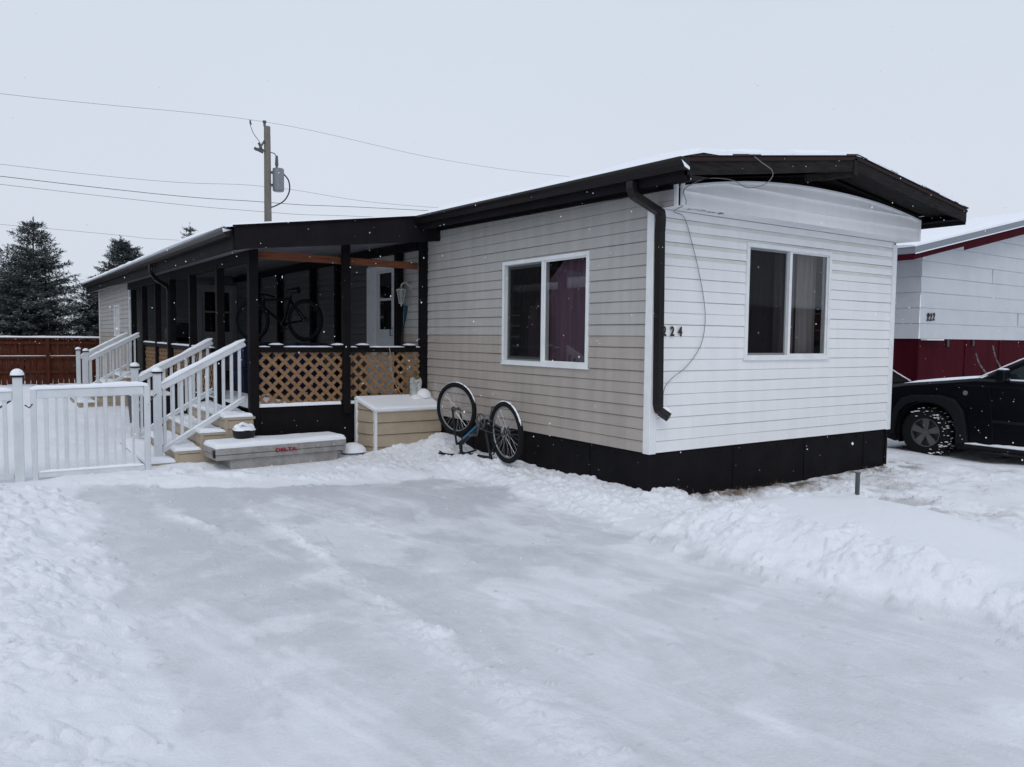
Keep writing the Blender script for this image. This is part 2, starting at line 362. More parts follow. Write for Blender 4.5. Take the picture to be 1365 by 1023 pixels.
t.links.new(n1.outputs['Fac'], ad.inputs[0]); ad.inputs[2].default_value = .12
ml = t.nodes.new('ShaderNodeMath'); ml.operation = 'MULTIPLY'; ml.use_clamp = True
t.links.new(at1.outputs['Fac'], ml.inputs[0]); t.links.new(ad.outputs[0], ml.inputs[1])
mA = t.nodes.new('ShaderNodeMix'); mA.data_type = 'RGBA'; mA.inputs[6].default_value = (.875,.90,.955,1); mA.inputs[7].default_value = (.635,.655,.705,1)
t.links.new(ml.outputs[0], mA.inputs[0])
mB = t.nodes.new('ShaderNodeMix'); mB.data_type = 'RGBA'; mB.inputs[7].default_value = (.24,.20,.17,1)
t.links.new(mA.outputs[2], mB.inputs[6]); t.links.new(at2.outputs['Fac'], mB.inputs[0])
t.links.new(mB.outputs[2], b.inputs['Base Color'])
mr = t.nodes.new('ShaderNodeMapRange'); mr.inputs['To Min'].default_value = .75; mr.inputs['To Max'].default_value = .42
t.links.new(ml.outputs[0], mr.inputs['Value']); t.links.new(mr.outputs[0], b.inputs['Roughness'])
b.inputs['Specular IOR Level'].default_value = .3
n2 = t.nodes.new('ShaderNodeTexNoise'); n2.inputs['Scale'].default_value = 55; n2.inputs['Detail'].default_value = 6; n2.inputs['Roughness'].default_value = .7
t.links.new(cc.outputs['Object'], n2.inputs['Vector'])
bp = t.nodes.new('ShaderNodeBump'); bp.inputs['Strength'].default_value = .75; bp.inputs['Distance'].default_value = .015
t.links.new(n2.outputs['Fac'], bp.inputs['Height']); t.links.new(bp.outputs[0], b.inputs['Normal'])
gm.materials.append(m)
def gz(x, y):
    i = int(np.clip(np.searchsorted(xs, x), 1, nx-1)); j = int(np.clip(np.searchsorted(ys, y), 1, ny-1)); return float(H[i, j])

# ------------------------------------------------------------------ siding and snow helpers
CR = .1143; ZB = .499
def siding(mb, O, U, N, u0, u1, z0, z1, holes=(), course=CR, zb=ZB, mi=lambda z: 0, dep=.013, gap=.07):
    O, U, N = Vector(O), Vector(U), Vector(N)
    nn = max(1, int((u1-u0)/.5)); us = sorted({u0, u1, *([u0+(u1-u0)*i/nn for i in range(nn)] if nn > 1 else []), *[max(u0,min(u1,h[0])) for h in holes], *[max(u0,min(u1,h[1])) for h in holes]})
    prof = [(0,-.006),(0,dep),(.62,.003+(dep-.003)*.38),(1-gap,.003),(1-gap*.75,-.006),(1,-.006)]
    k0 = math.floor((z0-zb)/course+1e-6); k1 = math.ceil((z1-zb)/course-1e-6)
    for a, b in zip(us[:-1], us[1:]):
        if b-a < 1e-5: continue
        c = (a+b)/2; bl = [(h[2], h[3]) for h in holes if h[0] < c < h[1]]
        if b-a < .02: pass
        for k in range(k0, k1):
            pz = [(zb+(k+t)*course, n) for t, n in prof]
            for (za, na), (zc, nc) in zip(pz[:-1], pz[1:]):
                segs = [(max(za,z0), min(zc,z1))] if zc > za else ([(za,zc)] if z0 <= za <= z1 else [])
                for lo, hi in bl:
                    ns = []
                    for p, q in segs:
                        if q <= lo or p >= hi: ns.append((p,q)); continue
                        if p < lo: ns.append((p,lo))
                        if q > hi: ns.append((hi,q))
                    segs = ns
                for p, q in segs:
                    if zc > za:
                        if q-p < 1e-6: continue
                        np_ = na+(nc-na)*(p-za)/(zc-za); nq = na+(nc-na)*(q-za)/(zc-za)
                    else: np_, nq = na, nc
                    P = lambda u, z, n: O+U*u+N*(n+.0022*math.sin(u*2.1+k*1.7)+.0012*math.sin(u*5.3+k*4.1))+Vector((0,0,z+.0013*math.sin(u*1.3+k*2.9)))
                    mb.add([P(a,p,np_),P(b,p,np_),P(b,q,nq),P(a,q,nq)], [(0,1,2,3)], mi((p+q)/2))
def snow_strip(mb, p, q, w, h, n=None, up=(0,0,1), jit=.25, mi=0, ends=True):
    """rounded snow lying on a bar from p to q (centre of the bar's top)"""
    p, q = Vector(p), Vector(q); L = (q-p).length; n = n or max(3, int(L/.06)); d = (q-p).normalized()
    sdv = d.cross(Vector(up)).normalized(); upv = Vector((0,0,1))
    prof = [(-.5,-.05),(-.52,.35),(-.40,.78),(-.15,1.0),(.15,1.0),(.40,.78),(.52,.35),(.5,-.05)]
    P = []; hh = 1; ww = 1
    for i in range(n+1):
        hh = .7*hh+.3*(1+random.uniform(-jit,jit)*1.8); ww = .6*ww+.4*(1+random.uniform(-.10,.10))
        e = min(1, (min(i, n-i)+.4)/1.6) if ends else 1
        c = p.lerp(q, i/n)
        P.append([c+sdv*(a*w*ww*(.9+.1*e))+upv*(b*h*hh*e**.6) for a, b in prof])
    mb.grid(P, mi); k = len(prof)
    b0 = len(mb.v)-(n+1)*k
    mb.f += [tuple(b0+j for j in range(k)), tuple(b0+n*k+j for j in range(k-1,-1,-1))]; mb.m += [mi, mi]
def snow_sheet(mb, corners, h, nu=20, nv=8, jit=.15, mi=0, edge=.05):
    """snow slab on a quad (corners a,b,c,d in order), rounded at the rim"""
    a, b, c, d = [Vector(x) for x in corners]; P = []
    ph = random.uniform(0, 50)
    Lu = (b-a).length; Lv = (d-a).length
    def par(n, L):
        e = min(.3, edge/L); return [0, 0, e*.25, e*.6, e]+[e+(1-2*e)*i/n for i in range(1, n)]+[1-e, 1-e*.6, 1-e*.25, 1, 1]
    def hp(t, L):
        x = min(t, 1-t)*L/edge; return math.sqrt(max(0, 1-(1-min(1,x))**2))
    us = par(nu, Lu); vs = par(nv, Lv)
    for i, u in enumerate(us):
        row = []
        for j, v in enumerate(vs):
            p = a.lerp(b, u).lerp(d.lerp(c, u), v)
            rim = i in (0, len(us)-1) or j in (0, len(vs)-1)
            k = 0 if rim else .35+.65*min(hp(u, Lu), hp(v, Lv))
            nz = float(fbm(np.array(p.x*3+ph), np.array(p.y*3+p.z), 1.0, 3))
            row.append(p+Vector((0,0,(-.004 if rim else h*k*(1+jit*2*nz)))))
        P.append(row)
    mb.grid(P, mi)

# shear of the roofs along the length (the building has settled)
def rz(y): return .022*(min(y,4.2)+.7) + (.0117*(y-4.2) if y > 4.2 else 0)
def pz_(y): return .0117*max(0, y-4.2)

# ================================================================== MOBILE HOME
home = thing('mobile_home', (0,0,0), 'long grey and beige clad mobile home with a white end wall numbered 224', 'mobile home')
WL = (.93, 2.585, 1.29, 2.535); WR = (1.35, 2.855, 1.405, 2.64); DN = (5.60, 6.70, .66, 2.74)
split = ZB+10*CR
mb = MB(); siding(mb, (0,0,0), (0,1,0), (-1,0,0), .05, 15.2, ZB, 3.22, [WL, DN, (6.70,15.2,.5,3.3)], mi=lambda z: 0 if z > split else 1)
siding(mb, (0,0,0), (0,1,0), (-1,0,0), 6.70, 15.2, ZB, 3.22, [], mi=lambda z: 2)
siding(mb, (0,0,0), (0,1,0), (-1,0,0), -.27, .05, 2.845, 3.12, mi=lambda z: 0)
DARKSIDE = mat('dark_shaded_siding', (.115,.12,.12), .6, noise=.15, nscale=1.6, aniso=(1,.5,8), spec=.2)  # dark siding tone that also carries the shade of the deep porch
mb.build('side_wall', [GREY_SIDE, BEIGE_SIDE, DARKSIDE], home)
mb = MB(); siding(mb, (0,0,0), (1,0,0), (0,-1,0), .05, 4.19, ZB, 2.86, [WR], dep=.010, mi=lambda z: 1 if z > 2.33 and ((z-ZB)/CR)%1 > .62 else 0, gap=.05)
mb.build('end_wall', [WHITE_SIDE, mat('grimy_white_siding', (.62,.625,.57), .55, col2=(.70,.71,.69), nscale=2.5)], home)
mb = MB(); siding(mb, (4.23,0,0), (0,1,0), (1,0,0), 0, 21.2, ZB, 3.22)
siding(mb, (0,21.2,0), (1,0,0), (0,1,0), -2.5, 4.23, ZB, 3.1); mb.build('rear_wall', GREY_SIDE, home)
mb = MB(); mb.box((.03,.03,.44),(4.2,21.1,.49)); mb.box((.05,.05,3.08),(4.18,21.1,3.1)); mb.build('floor_frame', ROOM, home)
# corner trims
def ctrim(x, y, sx, sy, z0, z1, name='corner_trim', wid=.075):
    mb = MB(); mb.box((x-sx*.018, y-sy*.018, z0), (x+sx*wid, y+sy*.0, z1)); mb.box((x-sx*.018, y, z0), (x, y+sy*wid, z1))
    return mb.build(name, TRIM, home, bevel=.006)
ctrim(0, 0, 1, 1, ZB-.01, 2.85); ctrim(4.23, 0, -1, 1, ZB-.01, 2.83)
# skirting
mb = MB()
mb.box((.012,.012,-.15),(.03,15.1,ZB-.012)); mb.box((.03,.012,-.15),(4.2,.03,ZB-.012)); mb.box((4.18,.03,-.15),(4.2,21,ZB-.012))
for x in (1.25, 2.49, 3.7): mb.box((x-.004,.006,-.1),(x+.004,.0115,ZB-.03))
for y in (.9,2.1,3.3): mb.box((.006,y-.004,-.1),(.0115,y+.004,ZB-.03))
mb.box((.0,.0,-.15),(.035,.035,ZB-.014)); mb.box((4.17,-.004,-.15),(4.21,.03,ZB-.014))
for x in np.arange(.12,4.15,.31):
    for z in (.44,.10): mb.cyl((x,.013,z),(x,.004,z),.008,6)
for y in np.arange(.2,4.1,.31): mb.cyl((.013,y,.44),(.004,y,.44),.008,6)
mb.build('skirting', SKIRT, home)
# protruding box over the end wall with arched top
def arc_z(x): 
    t = (x-2.3)/2.2; return 3.238-.205*abs(t)**2.2
YB = -.30
mb = MB()
def top_at(x): return arc_z(x)
xsb = [i*4.17/40+.03 for i in range(41)]
zk = [2.845]+[2.845+.135*k for k in range(1, 5)]
for a, b_ in zip(xsb[:-1], xsb[1:]):
    for k in range(4):
        z0, z1 = zk[k], zk[k+1]
        def q(x, z, n): return (x, YB-n, min(z, top_at(x)))
        if z0 >= max(top_at(a), top_at(b_)): continue
        mb.add([q(a,z0,.026),q(b_,z0,.026),q(b_,z1,.002),q(a,z1,.002)], [(0,1,2,3)])
        mb.add([q(a,z0,-.006),q(b_,z0,-.006),q(b_,z0,.026),q(a,z0,.026)], [(0,1,2,3)])
    mb.add([(a,YB,top_at(a)),(b_,YB,top_at(b_)),(b_,-.0,top_at(b_)),(a,-.0,top_at(a))], [(0,1,2,3)])
mb.add([(.03,YB-.016,2.845),(4.2,YB-.016,2.845),(4.2,-.012,2.862),(.03,-.012,2.862)], [(0,1,2,3)])
mb.add([(4.2,YB,2.845),(4.2,0,2.845),(4.2,0,top_at(4.2)),(4.2,YB,top_at(4.2))], [(0,1,2,3)])
mb.build('end_bulkhead', WHITE_SIDE, home)
mb = MB()
pts = [(x, top_at(x)) for x in xsb]
for (a, za), (b_, zb_) in zip(pts[:-1], pts[1:]): mb.beam((a,YB-.012,za-.004),(b_,YB-.012,zb_-.004),.035,.018)
mb.box((.03,YB-.03,2.845),(.062,YB-.002,3.09)); mb.box((-.018,YB-.005,2.84),(.006,YB+.03,3.10))
mb.box((4.165,YB-.028,2.845),(4.20,YB-.002,3.10))
mb.build('bulkhead_trim', TRIM, home)
mb = MB(); mb.box((.008,YB+.03,2.85),(.027,YB+.2,3.12)); mb.build('trim_gap', BLACK, home)
# stained patch on the underside
mb = MB(); 
for i in range(26):
    x = .22+RNG.random()*.5; y = -.26+RNG.random()*.1; l = .02+.05*RNG.random()
    z = 2.845+.017*(y-YB+.016)/.304-.002
    mb.add([(x,y,z),(x+l,y+.003,z),(x+l*.9,y+.02,z+.001),(x,y+.016,z+.001)],[(0,1,2,3)])
mb.build('stain_patch', mat('stain', (.25,.25,.24), .9, noise=.4, nscale=30), home)

# ---- windows
def screen_mat():
    m = bpy.data.materials.new('insect_screen'); m.use_nodes = True; t = m.node_tree; b = t.nodes['Principled BSDF']
    b.inputs['Base Color'].default_value = (.012,.012,.013,1); b.inputs['Roughness'].default_value = .9; b.inputs['Specular IOR Level'].default_value = .1
    b.inputs['Alpha'].default_value = .55; MATS['insect_screen'] = m; return m
def window(O, U, N, hole, curtain):
    O, U, N = Vector(O), Vector(U), Vector(N); u0, u1, z0, z1 = hole
    P = lambda u, z, n: O+U*u+N*n+Vector((0,0,z))
    def bx(mb, ua, ub, za, zb, na, nb, mi=0): 
        vs = [P(a, c, n) for n in (na, nb) for a, c in ((ua,za),(ub,za),(ub,zb),(ua,zb))]
        mb.add(vs, [(0,1,2,3),(7,6,5,4),(0,4,5,1),(1,5,6,2),(2,6,7,3),(3,7,4,0)], mi)
    fr = MB(); t = .045
    bx(fr,u0,u1,z0,z0+t,-.07,.024); bx(fr,u0,u1,z1-t,z1,-.07,.024); bx(fr,u0,u0+t,z0+t,z1-t,-.07,.024); bx(fr,u1-t,u1,z0+t,z1-t,-.07,.024)
    um = (u0+u1)/2; bx(fr,um-.022,um+.022,z0+t,z1-t,-.07,.018)
    bx(fr,u0-.012,u1+.012,z0-.012,z0+.004,-.01,.03)
    f = fr.build('window', TRIM, home, bevel=.004)
    return f, P, bx, t, um
def pane(P, bx, f, a, b, c, d, n, name='pane', m=GLASS):
    mb = MB(); mb.add([P(a,c,n),P(b,c,n),P(b,d,n),P(a,d,n)], [(0,1,2,3)]); return mb.build(name, m, f)
def sash(P, bx, f, a, b, c, d, n, w=.03, m=SCREEN, name='sash'):
    mb = MB()
    for q in ((a,b,c,c+w),(a,b,d-w,d),(a,a+w,c+w,d-w),(b-w,b,c+w,d-w)): bx(mb, *q, n-.012, n)
    return mb.build(name, m, f)
def curtain(P, f, a, b, c, d, n, amp, freq, m, left=None, name='curtain'):
    rows = []; ph = random.uniform(0, 6)
    for i in range(25):
        z = c+(d-c)*i/24; la = left(i/24) if left else 0; row = []
        for j in range(61):
            tt = j/60; u = a+(b-a)*(la+(1-la)*tt)
            row.append(P(u, z, n+amp*math.sin(freq*tt*(1+.08*math.sin(tt*9))+ph)*(1-.25*i/24)))
        rows.append(row)
    mb = MB(); mb.grid(rows); return mb.build(name, m, f, smooth=True)
f, P, bx, t_, um = window((0,0,0), (0,1,0), (-1,0,0), WL, 0)
u0, u1, z0, z1 = WL
pane(P,bx,f,u0+t_,um-.022,z0+t_,z1-t_,-.008); sash(P,bx,f,u0+t_,um-.022,z0+t_,z1-t_,.0,.016,TRIM)
sash(P,bx,f,um+.022,u1-t_,z0+t_,z1-t_,-.03,.05); pane(P,bx,f,um+.022,u1-t_,z0+t_,z1-t_,-.045)
# u grows away from the camera: the photo's right-hand pane is the near (low u) one
scr = MATS.get('insect_screen') or screen_mat()
pane(P,bx,f,um+.05,u1-t_-.03,z0+t_+.02,z1-t_-.02,-.02,'screen',scr)
curtain(P,f,um+.40,u0+.02,z0,z1,-.09,.014,26,PURPLE, left=lambda s: .0 if s < .45 else .62*((s-.45)/.55)**1.2)
curtain(P,f,um-.05,u0+.02,z0,z1,-.24,.02,40,PLUM)
curtain(P,f,um+.02,u1-.03,z0,z1,-.22,.02,26,PLUM)
f, P, bx, t_, um = window((0,0,0), (1,0,0), (0,-1,0), WR, 0)
u0, u1, z0, z1 = WR
pane(P,bx,f,um+.022,u1-t_,z0+t_,z1-t_,-.008); sash(P,bx,f,um+.022,u1-t_,z0+t_,z1-t_,.0,.014,TRIM)
sash(P,bx,f,u0+t_,um-.022,z0+t_,z1-t_,-.02,.022); pane(P,bx,f,u0+t_,um-.022,z0+t_,z1-t_,-.035)
pane(P,bx,f,u0+t_+.02,um-.03,z0+t_+.02,z1-t_-.02,-.025,'screen',scr)
curtain(P,f,u0+.3,um,z0,z1,-.24,.02,16,PLUM); curtain(P,f,um,um+.42,z0,z1,-.2,.015,20,mat('mauve_sheer_curtain', (.22,.17,.20), .95, noise=.4, nscale=3, aniso=(9,9,.25)))
curtain(P,f,um+.36,u1,z0,z1,-.18,.02,22,OLIVE)
mb = MB(); mb.box((1.2,.5,.9),(3.0,.52,3.0)); mb.build('dark_backing', ROOM, home)  # dark sheets added behind the windows to keep the interior dark
mb = MB(); mb.box((.6,.7,.9),(.62,2.8,3.0)); mb.build('dark_backing', ROOM, home)

# ---- near door with storm window (under the porch)
mb = MB(); y0, y1, z0, z1 = DN
mb.box((-.03,y0,z0),(.02,y0+.05,z1)); mb.box((-.03,6.34,z0),(.02,y1,z1)); mb.box((-.03,y0+.05,z1-.07),(.02,6.34,z1))
mb.build('door_casing', TRIM, home)
mb = MB(); mb.box((-.02,5.65,.68),(.0,6.34,1.72)); mb.box((-.02,5.65,1.72),(.0,5.76,2.67)); mb.box((-.02,6.22,1.72),(.0,6.34,2.67))
mb.box((-.02,5.76,2.62),(.0,6.22,2.67)); mb.box((-.02,5.76,2.18),(.0,6.22,2.22)); mb.box((-.026,5.76,.85),(-.02,6.22,1.55))
dn = mb.build('door', DOORW, home, bevel=.004)
mb = MB(); mb.add([(-.006,5.76,1.72),(-.006,6.22,1.72),(-.006,6.22,2.62),(-.006,5.76,2.62)], [(0,1,2,3)]); mb.build('pane', GLASS, dn)
mb = MB(); mb.box((.06,5.6,.66),(.08,6.4,2.74)); mb.build('inner_panel', ROOM, dn)
mb = MB(); mb.tube([(-.02,5.72,1.62),(-.06,5.72,1.62),(-.06,5.72,1.74),(-.02,5.72,1.74)], .009, 6); mb.build('handle', PLASTIC, dn)

# ---- rear addition (same building) with a narrow window
mb = MB(); SW = (16.8, 17.75, 1.55, 2.36)
siding(mb, (-2.5,0,0), (0,1,0), (-1,0,0), 15.03, 21.2, .2, 2.86, [SW], mi=lambda z: 0 if z > split else 1)
DF = (1.52, 2.48, .66, 2.86)
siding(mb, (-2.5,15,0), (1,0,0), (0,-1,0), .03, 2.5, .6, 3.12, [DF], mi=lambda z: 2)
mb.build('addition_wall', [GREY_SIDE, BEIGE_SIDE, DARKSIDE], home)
mb = MB(); mb.box((-2.518,14.982,.2),(-2.5,15.08,2.8)); mb.box((-2.5,14.982,.2),(-2.44,15.0,2.8)); mb.build('corner_trim', TRIM, home)
mb = MB(); mb.box((-2.522,21.13,.2),(-2.5,21.2,2.95)); mb.build('corner_trim', TRIM, home)
mb = MB(); mb.box((-2.49,15.05,-.2),(-2.47,21.1,.25)); mb.box((-2.47,21.1,-.2),(4.2,21.12,.5)); mb.build('skirting', SKIRT, home)
f, P, bx, t_, um = window((-2.5,0,0), (0,1,0), (-1,0,0), SW, 0)
pane(P,bx,f,SW[0]+.04,SW[1]-.04,SW[2]+.04,SW[3]-.04,-.02); curtain(P,f,SW[0],SW[1],SW[2],SW[3],-.1,.01,20,OLIVE)
# far door facing the porch
mb = MB(); x0 = -2.5+DF[0]; x1 = -2.5+DF[1]
mb.box((x0,14.96,.66),(x0+.11,15.02,2.86)); mb.box((x1-.11,14.96,.66),(x1,15.02,2.86)); mb.box((x0+.11,14.96,2.76),(x1-.11,15.02,2.86))
mb.build('door_casing', mat('shaded_casing', (.22,.23,.24), .5), home)  # casing greyed, the shade deep in the porch is in its colour
mb = MB(); a, b_ = x0+.11, x1-.11
mb.box((a,14.98,.68),(b_,15,1.68)); mb.box((a,14.98,1.68),(a+.07,15,2.76)); mb.box((b_-.07,14.98,1.68),(b_,15,2.76)); mb.box((a+.07,14.98,2.68),(b_-.07,15,2.76)); mb.box((a+.07,14.975,2.16),(b_-.07,15,2.2)); mb.box(((a+b_)/2-.015,14.975,1.68),((a+b_)/2+.015,15,2.68))
df = mb.build('door', mat('shaded_door', (.26,.27,.28), .5), home)  # door grey holds the same deep porch shade
mb = MB(); mb.add([(a,14.992,1.68),(b_,14.992,1.68),(b_,14.992,2.7),(a,14.992,2.7)], [(0,1,2,3)]); mb.build('pane', GLASS, df)
mb = MB(); mb.box((a-.1,15.1,.66),(b_+.1,15.12,2.86)); mb.build('inner_panel', ROOM, df)

# ---- main roof
XL_, XR_, XM = -.33, 4.48, 2.15; ZE, ZR, ZE2 = 3.165, 3.515, 3.215
YF, YE = -.72, 21.5
ysr = [YF, 4.2, 10, YE]
mb = MB(); P = []
for y in ysr: P.append([(XL_,y,ZE+rz(y)),(XM,y,ZR+rz(y)*.6),(XR_,y,ZE2+rz(y)*.3)])
mb.grid(P); P2 = [[(x,y,z-.028) for x,y,z in row] for row in P]; mb.grid(P2)
for A, B in zip(P, P2):
    if A is P[0] or A is P[-1]:
        for i in (0,1): mb.add([A[i],A[i+1],B[i+1],B[i]],[(0,1,2,3)])
for k in (0,2):
    for A, B, C, D in zip(P[:-1],P[1:],P2[1:],P2[:-1]): mb.add([A[k],B[k],C[k],D[k]],[(0,1,2,3)])
roof = mb.build('roof', SHING, home)
# ragged shingle edge along the front rake
mb = MB()
for (xa, za, xb, zb_) in ((XL_,ZE,XM,ZR),(XM,ZR,XR_,ZE2)):
    x = xa
    while x < xb-.01:
        l = random.uniform(.08,.3); e = min(x+l, xb); za_ = za+(zb_-za)*(x-xa)/(xb-xa); zc = za+(zb_-za)*(e-xa)/(xb-xa)
        yy = YF-.014-random.random()*.008; th = .010+random.random()*.006
        mb.add([(x,yy,za_-.002),(e,yy,zc-.002),(e,yy,zc+th),(x,yy,za_+th),(x,YF+.1,za_-.002),(e,YF+.1,zc-.002),(e,YF+.1,zc+th),(x,YF+.1,za_+th)],
               [(0,1,2,3),(3,2,6,7),(0,4,5,1),(0,3,7,4),(1,5,6,2)]); x = e
mb.build('shingle_edge', SHING, roof)
# fascia boards on the rake
mb = MB(); T = .128
for (xa, za, xb, zb_) in ((XL_,ZE,XM-.004,ZR),(XM+.004,ZR,XR_,ZE2)):
    zo = -.03
    vs = [(xa,YF,za+zo-T),(xb,YF,zb_+zo-T),(xb,YF,zb_+zo),(xa,YF,za+zo)]; vs += [(x,YF+.03,z) for x,y,z in vs]
    mb.add(vs, [(0,1,2,3),(7,6,5,4),(0,4,5,1),(1,5,6,2),(2,6,7,3),(3,7,4,0)])
mb.build('rake_fascia', OLDWOOD, home)
mb = MB(); mb.box((XM-.05,YF-.012,ZR-.20),(XM+.0,YF+.4,ZR-.035)); mb.beam((1.55,YF+.17,3.24),(XM,YF+.02,ZR-.17),.03,.07)
mb.build('ridge_beam_end', OLDWOOD, home)
# brown drip strip
mb = MB()
for (xa, za, xb, zb_) in ((XL_,ZE,XM,ZR),(XM,ZR,XR_,ZE2)): mb.beam((xa,YF-.006,za-.03),(xb,YF-.006,zb_-.03),.012,.03)
mb.build('drip_edge', mat('brown_drip_edge', (.026,.015,.015), .7, spec=.15), home)
# soffit: planks under the overhang, from the rake to the bulkhead, and along the eaves
mb = MB()
for (xa, za, xb, zb_) in ((XL_,ZE,XM,ZR),(XM,ZR,XR_,ZE2)):
    for k in range(2):
        ya = YF+.03+k*.35; yb = ya+.342
        n = 12; P = []
        for i in range(n+1):
            tt = i/n; x = xa+(xb-xa)*tt; z = za+(zb_-za)*tt-.10
            P.append([(x,ya,z-.03*k),(x,yb,z-.03*k)])
        mb.grid(P)
# closing wall behind the bulkhead up to the roof
n = 30; P = []
for i in range(n+1):
    x = XL_+(XR_-XL_)*i/n; zt = ZE+(ZR-ZE)*(x-XL_)/(XM-XL_) if x < XM else ZR+(ZE2-ZR)*(x-XM)/(XR_-XM)
    zb_ = min(arc_z(min(max(x,.03),4.2)), zt-.02) if 0 < x < 4.23 else zt-.17
    P.append([(x,-.1,zb_-.02),(x,-.1,zt-.03)])
mb.grid(P)
mb.build('soffit', OLDWOOD, home)
mb = MB()
for side, xa, xb, zz in ((0,XL_+.02,.0,ZE),(1,4.23,XR_-.02,ZE2)):
    P = []
    for y in [YF+.02,0,2,4.2,10,YE]:
        zz2 = zz+(rz(y) if side == 0 else rz(y)*.3)-.15
        P.append([(xa,y,zz2),(xb,y,zz2+.01)])
    mb.grid(P)
P = []
for y in (YF, 4.2, 10, YE): P.append([(XL_,y,ZE+rz(y)-.20),(XL_,y,ZE+rz(y)-.03)])
mb.grid(P)
P = []
for y in (YF, 4.2, 10, YE): P.append([(XL_+.03,y,ZE+rz(y)-.20),(XL_+.03,y,ZE+rz(y)-.03)])
mb.grid(P)
P = []
for y in (YF, YE): P.append([(XR_-.01,y,ZE2+rz(y)*.3-.19),(XR_-.01,y,ZE2+rz(y)*.3-.03)])
mb.grid(P)
mb.build('eave_soffit', FASC, home)
# wooden batten under the eave, against the wall
mb = MB(); mb.beam((-.035,-.25,3.02),(-.035,4.15,3.02+.10),.05,.05); mb.build('eave_batten', BLACK, home)
# gutter (K profile)
def gutter(name, x, y0, y1, zt, zf, parent, w=.11, h=.105, cap=True):
    mb = MB(); pr = [(0,0),(0,-h),(-w*.62,-h),(-w*.75,-h*.55),(-w,-h*.25),(-w,0),(-w*.9,0),(-w*.9,-.012)]
    P = []
    n = max(2, int((y1-y0)/1.5)); ysg = [y0+(y1-y0)*i/n for i in range(n+1)]
    for y in ysg: P.append([(x+a, y, zt+zf(y)+b_) for a, b_ in pr])
    mb.grid(P)
    if cap:
        for y in (y0, y1): mb.add([(x+a, y, zt+zf(y)+b_) for a, b_ in pr[:6]], [(0,1,2,3,4,5)])
    g = mb.build(name, GUTT, parent)
    sol = g.modifiers.new('s', 'SOLIDIFY'); sol.thickness = .003
    return g
g = gutter('gutter', XL_, YF-.02, 4.17, ZE-.018, rz, home)
mb = MB(); mb.add([(XL_-.10,YF-.026,ZE-.045),(XL_-.0,YF-.026,ZE-.095),(XL_-.0,YF-.026,ZE-.12),(XL_-.06,YF-.026,ZE-.10)],[(0,1,2,3)]); mb.build('snow_patch', SNOW, g)
mb = MB(); snow_strip(mb, (XL_-.05,YF,ZE-.03+rz(YF)), (XL_-.05,4.15,ZE-.03+rz(4.15)), .10, .035, jit=.2); mb.build('snow_cap', SNOW, g, smooth=True)
# roof snow
mb = MB()
P = []; yy = [YF-.02,YF-.015,YF+.02]+[YF+.1+i*.4 for i in range(11)]+[4.2,6,8,11,15,19,YE]
for i, y in enumerate(yy):
    h = 0 if i == 0 else (.03 if i == 1 else (.045 if i == 2 else .065))
    row = []
    for j in range(25):
        tt = j/24; x = XL_-.03+(XR_-XL_+.05)*tt
        z = (ZE+rz(y)+(ZR+rz(y)*.6-ZE-rz(y))*(x-XL_)/(XM-XL_)) if x < XM else (ZR+rz(y)*.6+(ZE2+rz(y)*.3-ZR-rz(y)*.6)*(x-XM)/(XR_-XM))
        e = 0 if j in (0,24) else 1
        row.append((x,y,z+.004+h*e*(1+.3*random.uniform(-1,1))+(.022 if j == 1 else 0)*e))
    P.append(row)
mb.grid(P); mb.build('roof_snow', SNOW, roof, smooth=True)

# downspout at the near corner
mb = MB(); dp = [(XL_-.06,-.10,ZE-.12),(XL_-.06,-.10,2.98),(XL_-.04,-.11,2.92),(-.02,-.10,2.80),(.005,-.085,2.74),(.012,-.07,2.62),(.045,-.06,.98),(.055,-.075,.92),(.10,-.16,.86)]
for a, b_ in zip(dp[:-1], dp[1:]): mb.beam(a, b_, .065, .085, up=(0,1,0))
for p_ in dp[1:-1]: mb.cyl((p_[0]-.0,p_[1]-.042,p_[2]),(p_[0],p_[1]+.042,p_[2]),.0325,12)
ds = mb.build('downspout', GUTT, home, bevel=.008)
mb = MB(); snow_strip(mb, (.085,-.10,.95),(.12,-.17,.90),.05,.03,n=3); mb.build('snow_cap', SNOW, ds, smooth=True)
mb = MB(); mb.box((.12,-.03,.93),(.15,-.014,1.09)); mb.box((.10,-.04,.98),(.125,-.02,1.02)); mb.build('cable_junction', GREYMET, home)
# coax cable on the end wall
mb = MB()
cx = [(.5,YF-.03,3.27),(.62,YF-.04,3.22),(.74,YF-.04,3.18),(.76,YF-.03,3.12),(.69,YF-.0,3.05),(.58,-.62,3.02),(.40,-.6,3.07),(.26,-.5,3.09),(.16,-.42,3.07),(.04,-.335,2.98),(.07,-.34,2.86),(.2,-.06,2.84),(.38,-.03,2.80),(.50,-.03,2.55),(.60,-.03,2.3),(.69,-.03,2.0),(.715,-.03,1.8),(.68,-.03,1.6),(.58,-.03,1.45),(.43,-.03,1.32),(.28,-.03,1.24),(.17,-.03,1.15),(.14,-.03,1.05)]
def smoothpath(pts, n=5):
    pts = [Vector(p) for p in pts]; o = []
    for i in range(len(pts)-1):
        p0, p1, p2, p3 = pts[max(i-1,0)], pts[i], pts[i+1], pts[min(i+2,len(pts)-1)]
        for k in range(n):
            s_ = k/n; o.append(.5*((2*p1)+(p2-p0)*s_+(2*p0-5*p1+4*p2-p3)*s_*s_+(3*p1-p0-3*p2+p3)*s_**3))
    o.append(pts[-1]); return o
mb.tube(smoothpath(cx), .0038, 6); mb.build('cable', COAX, home, smooth=True)
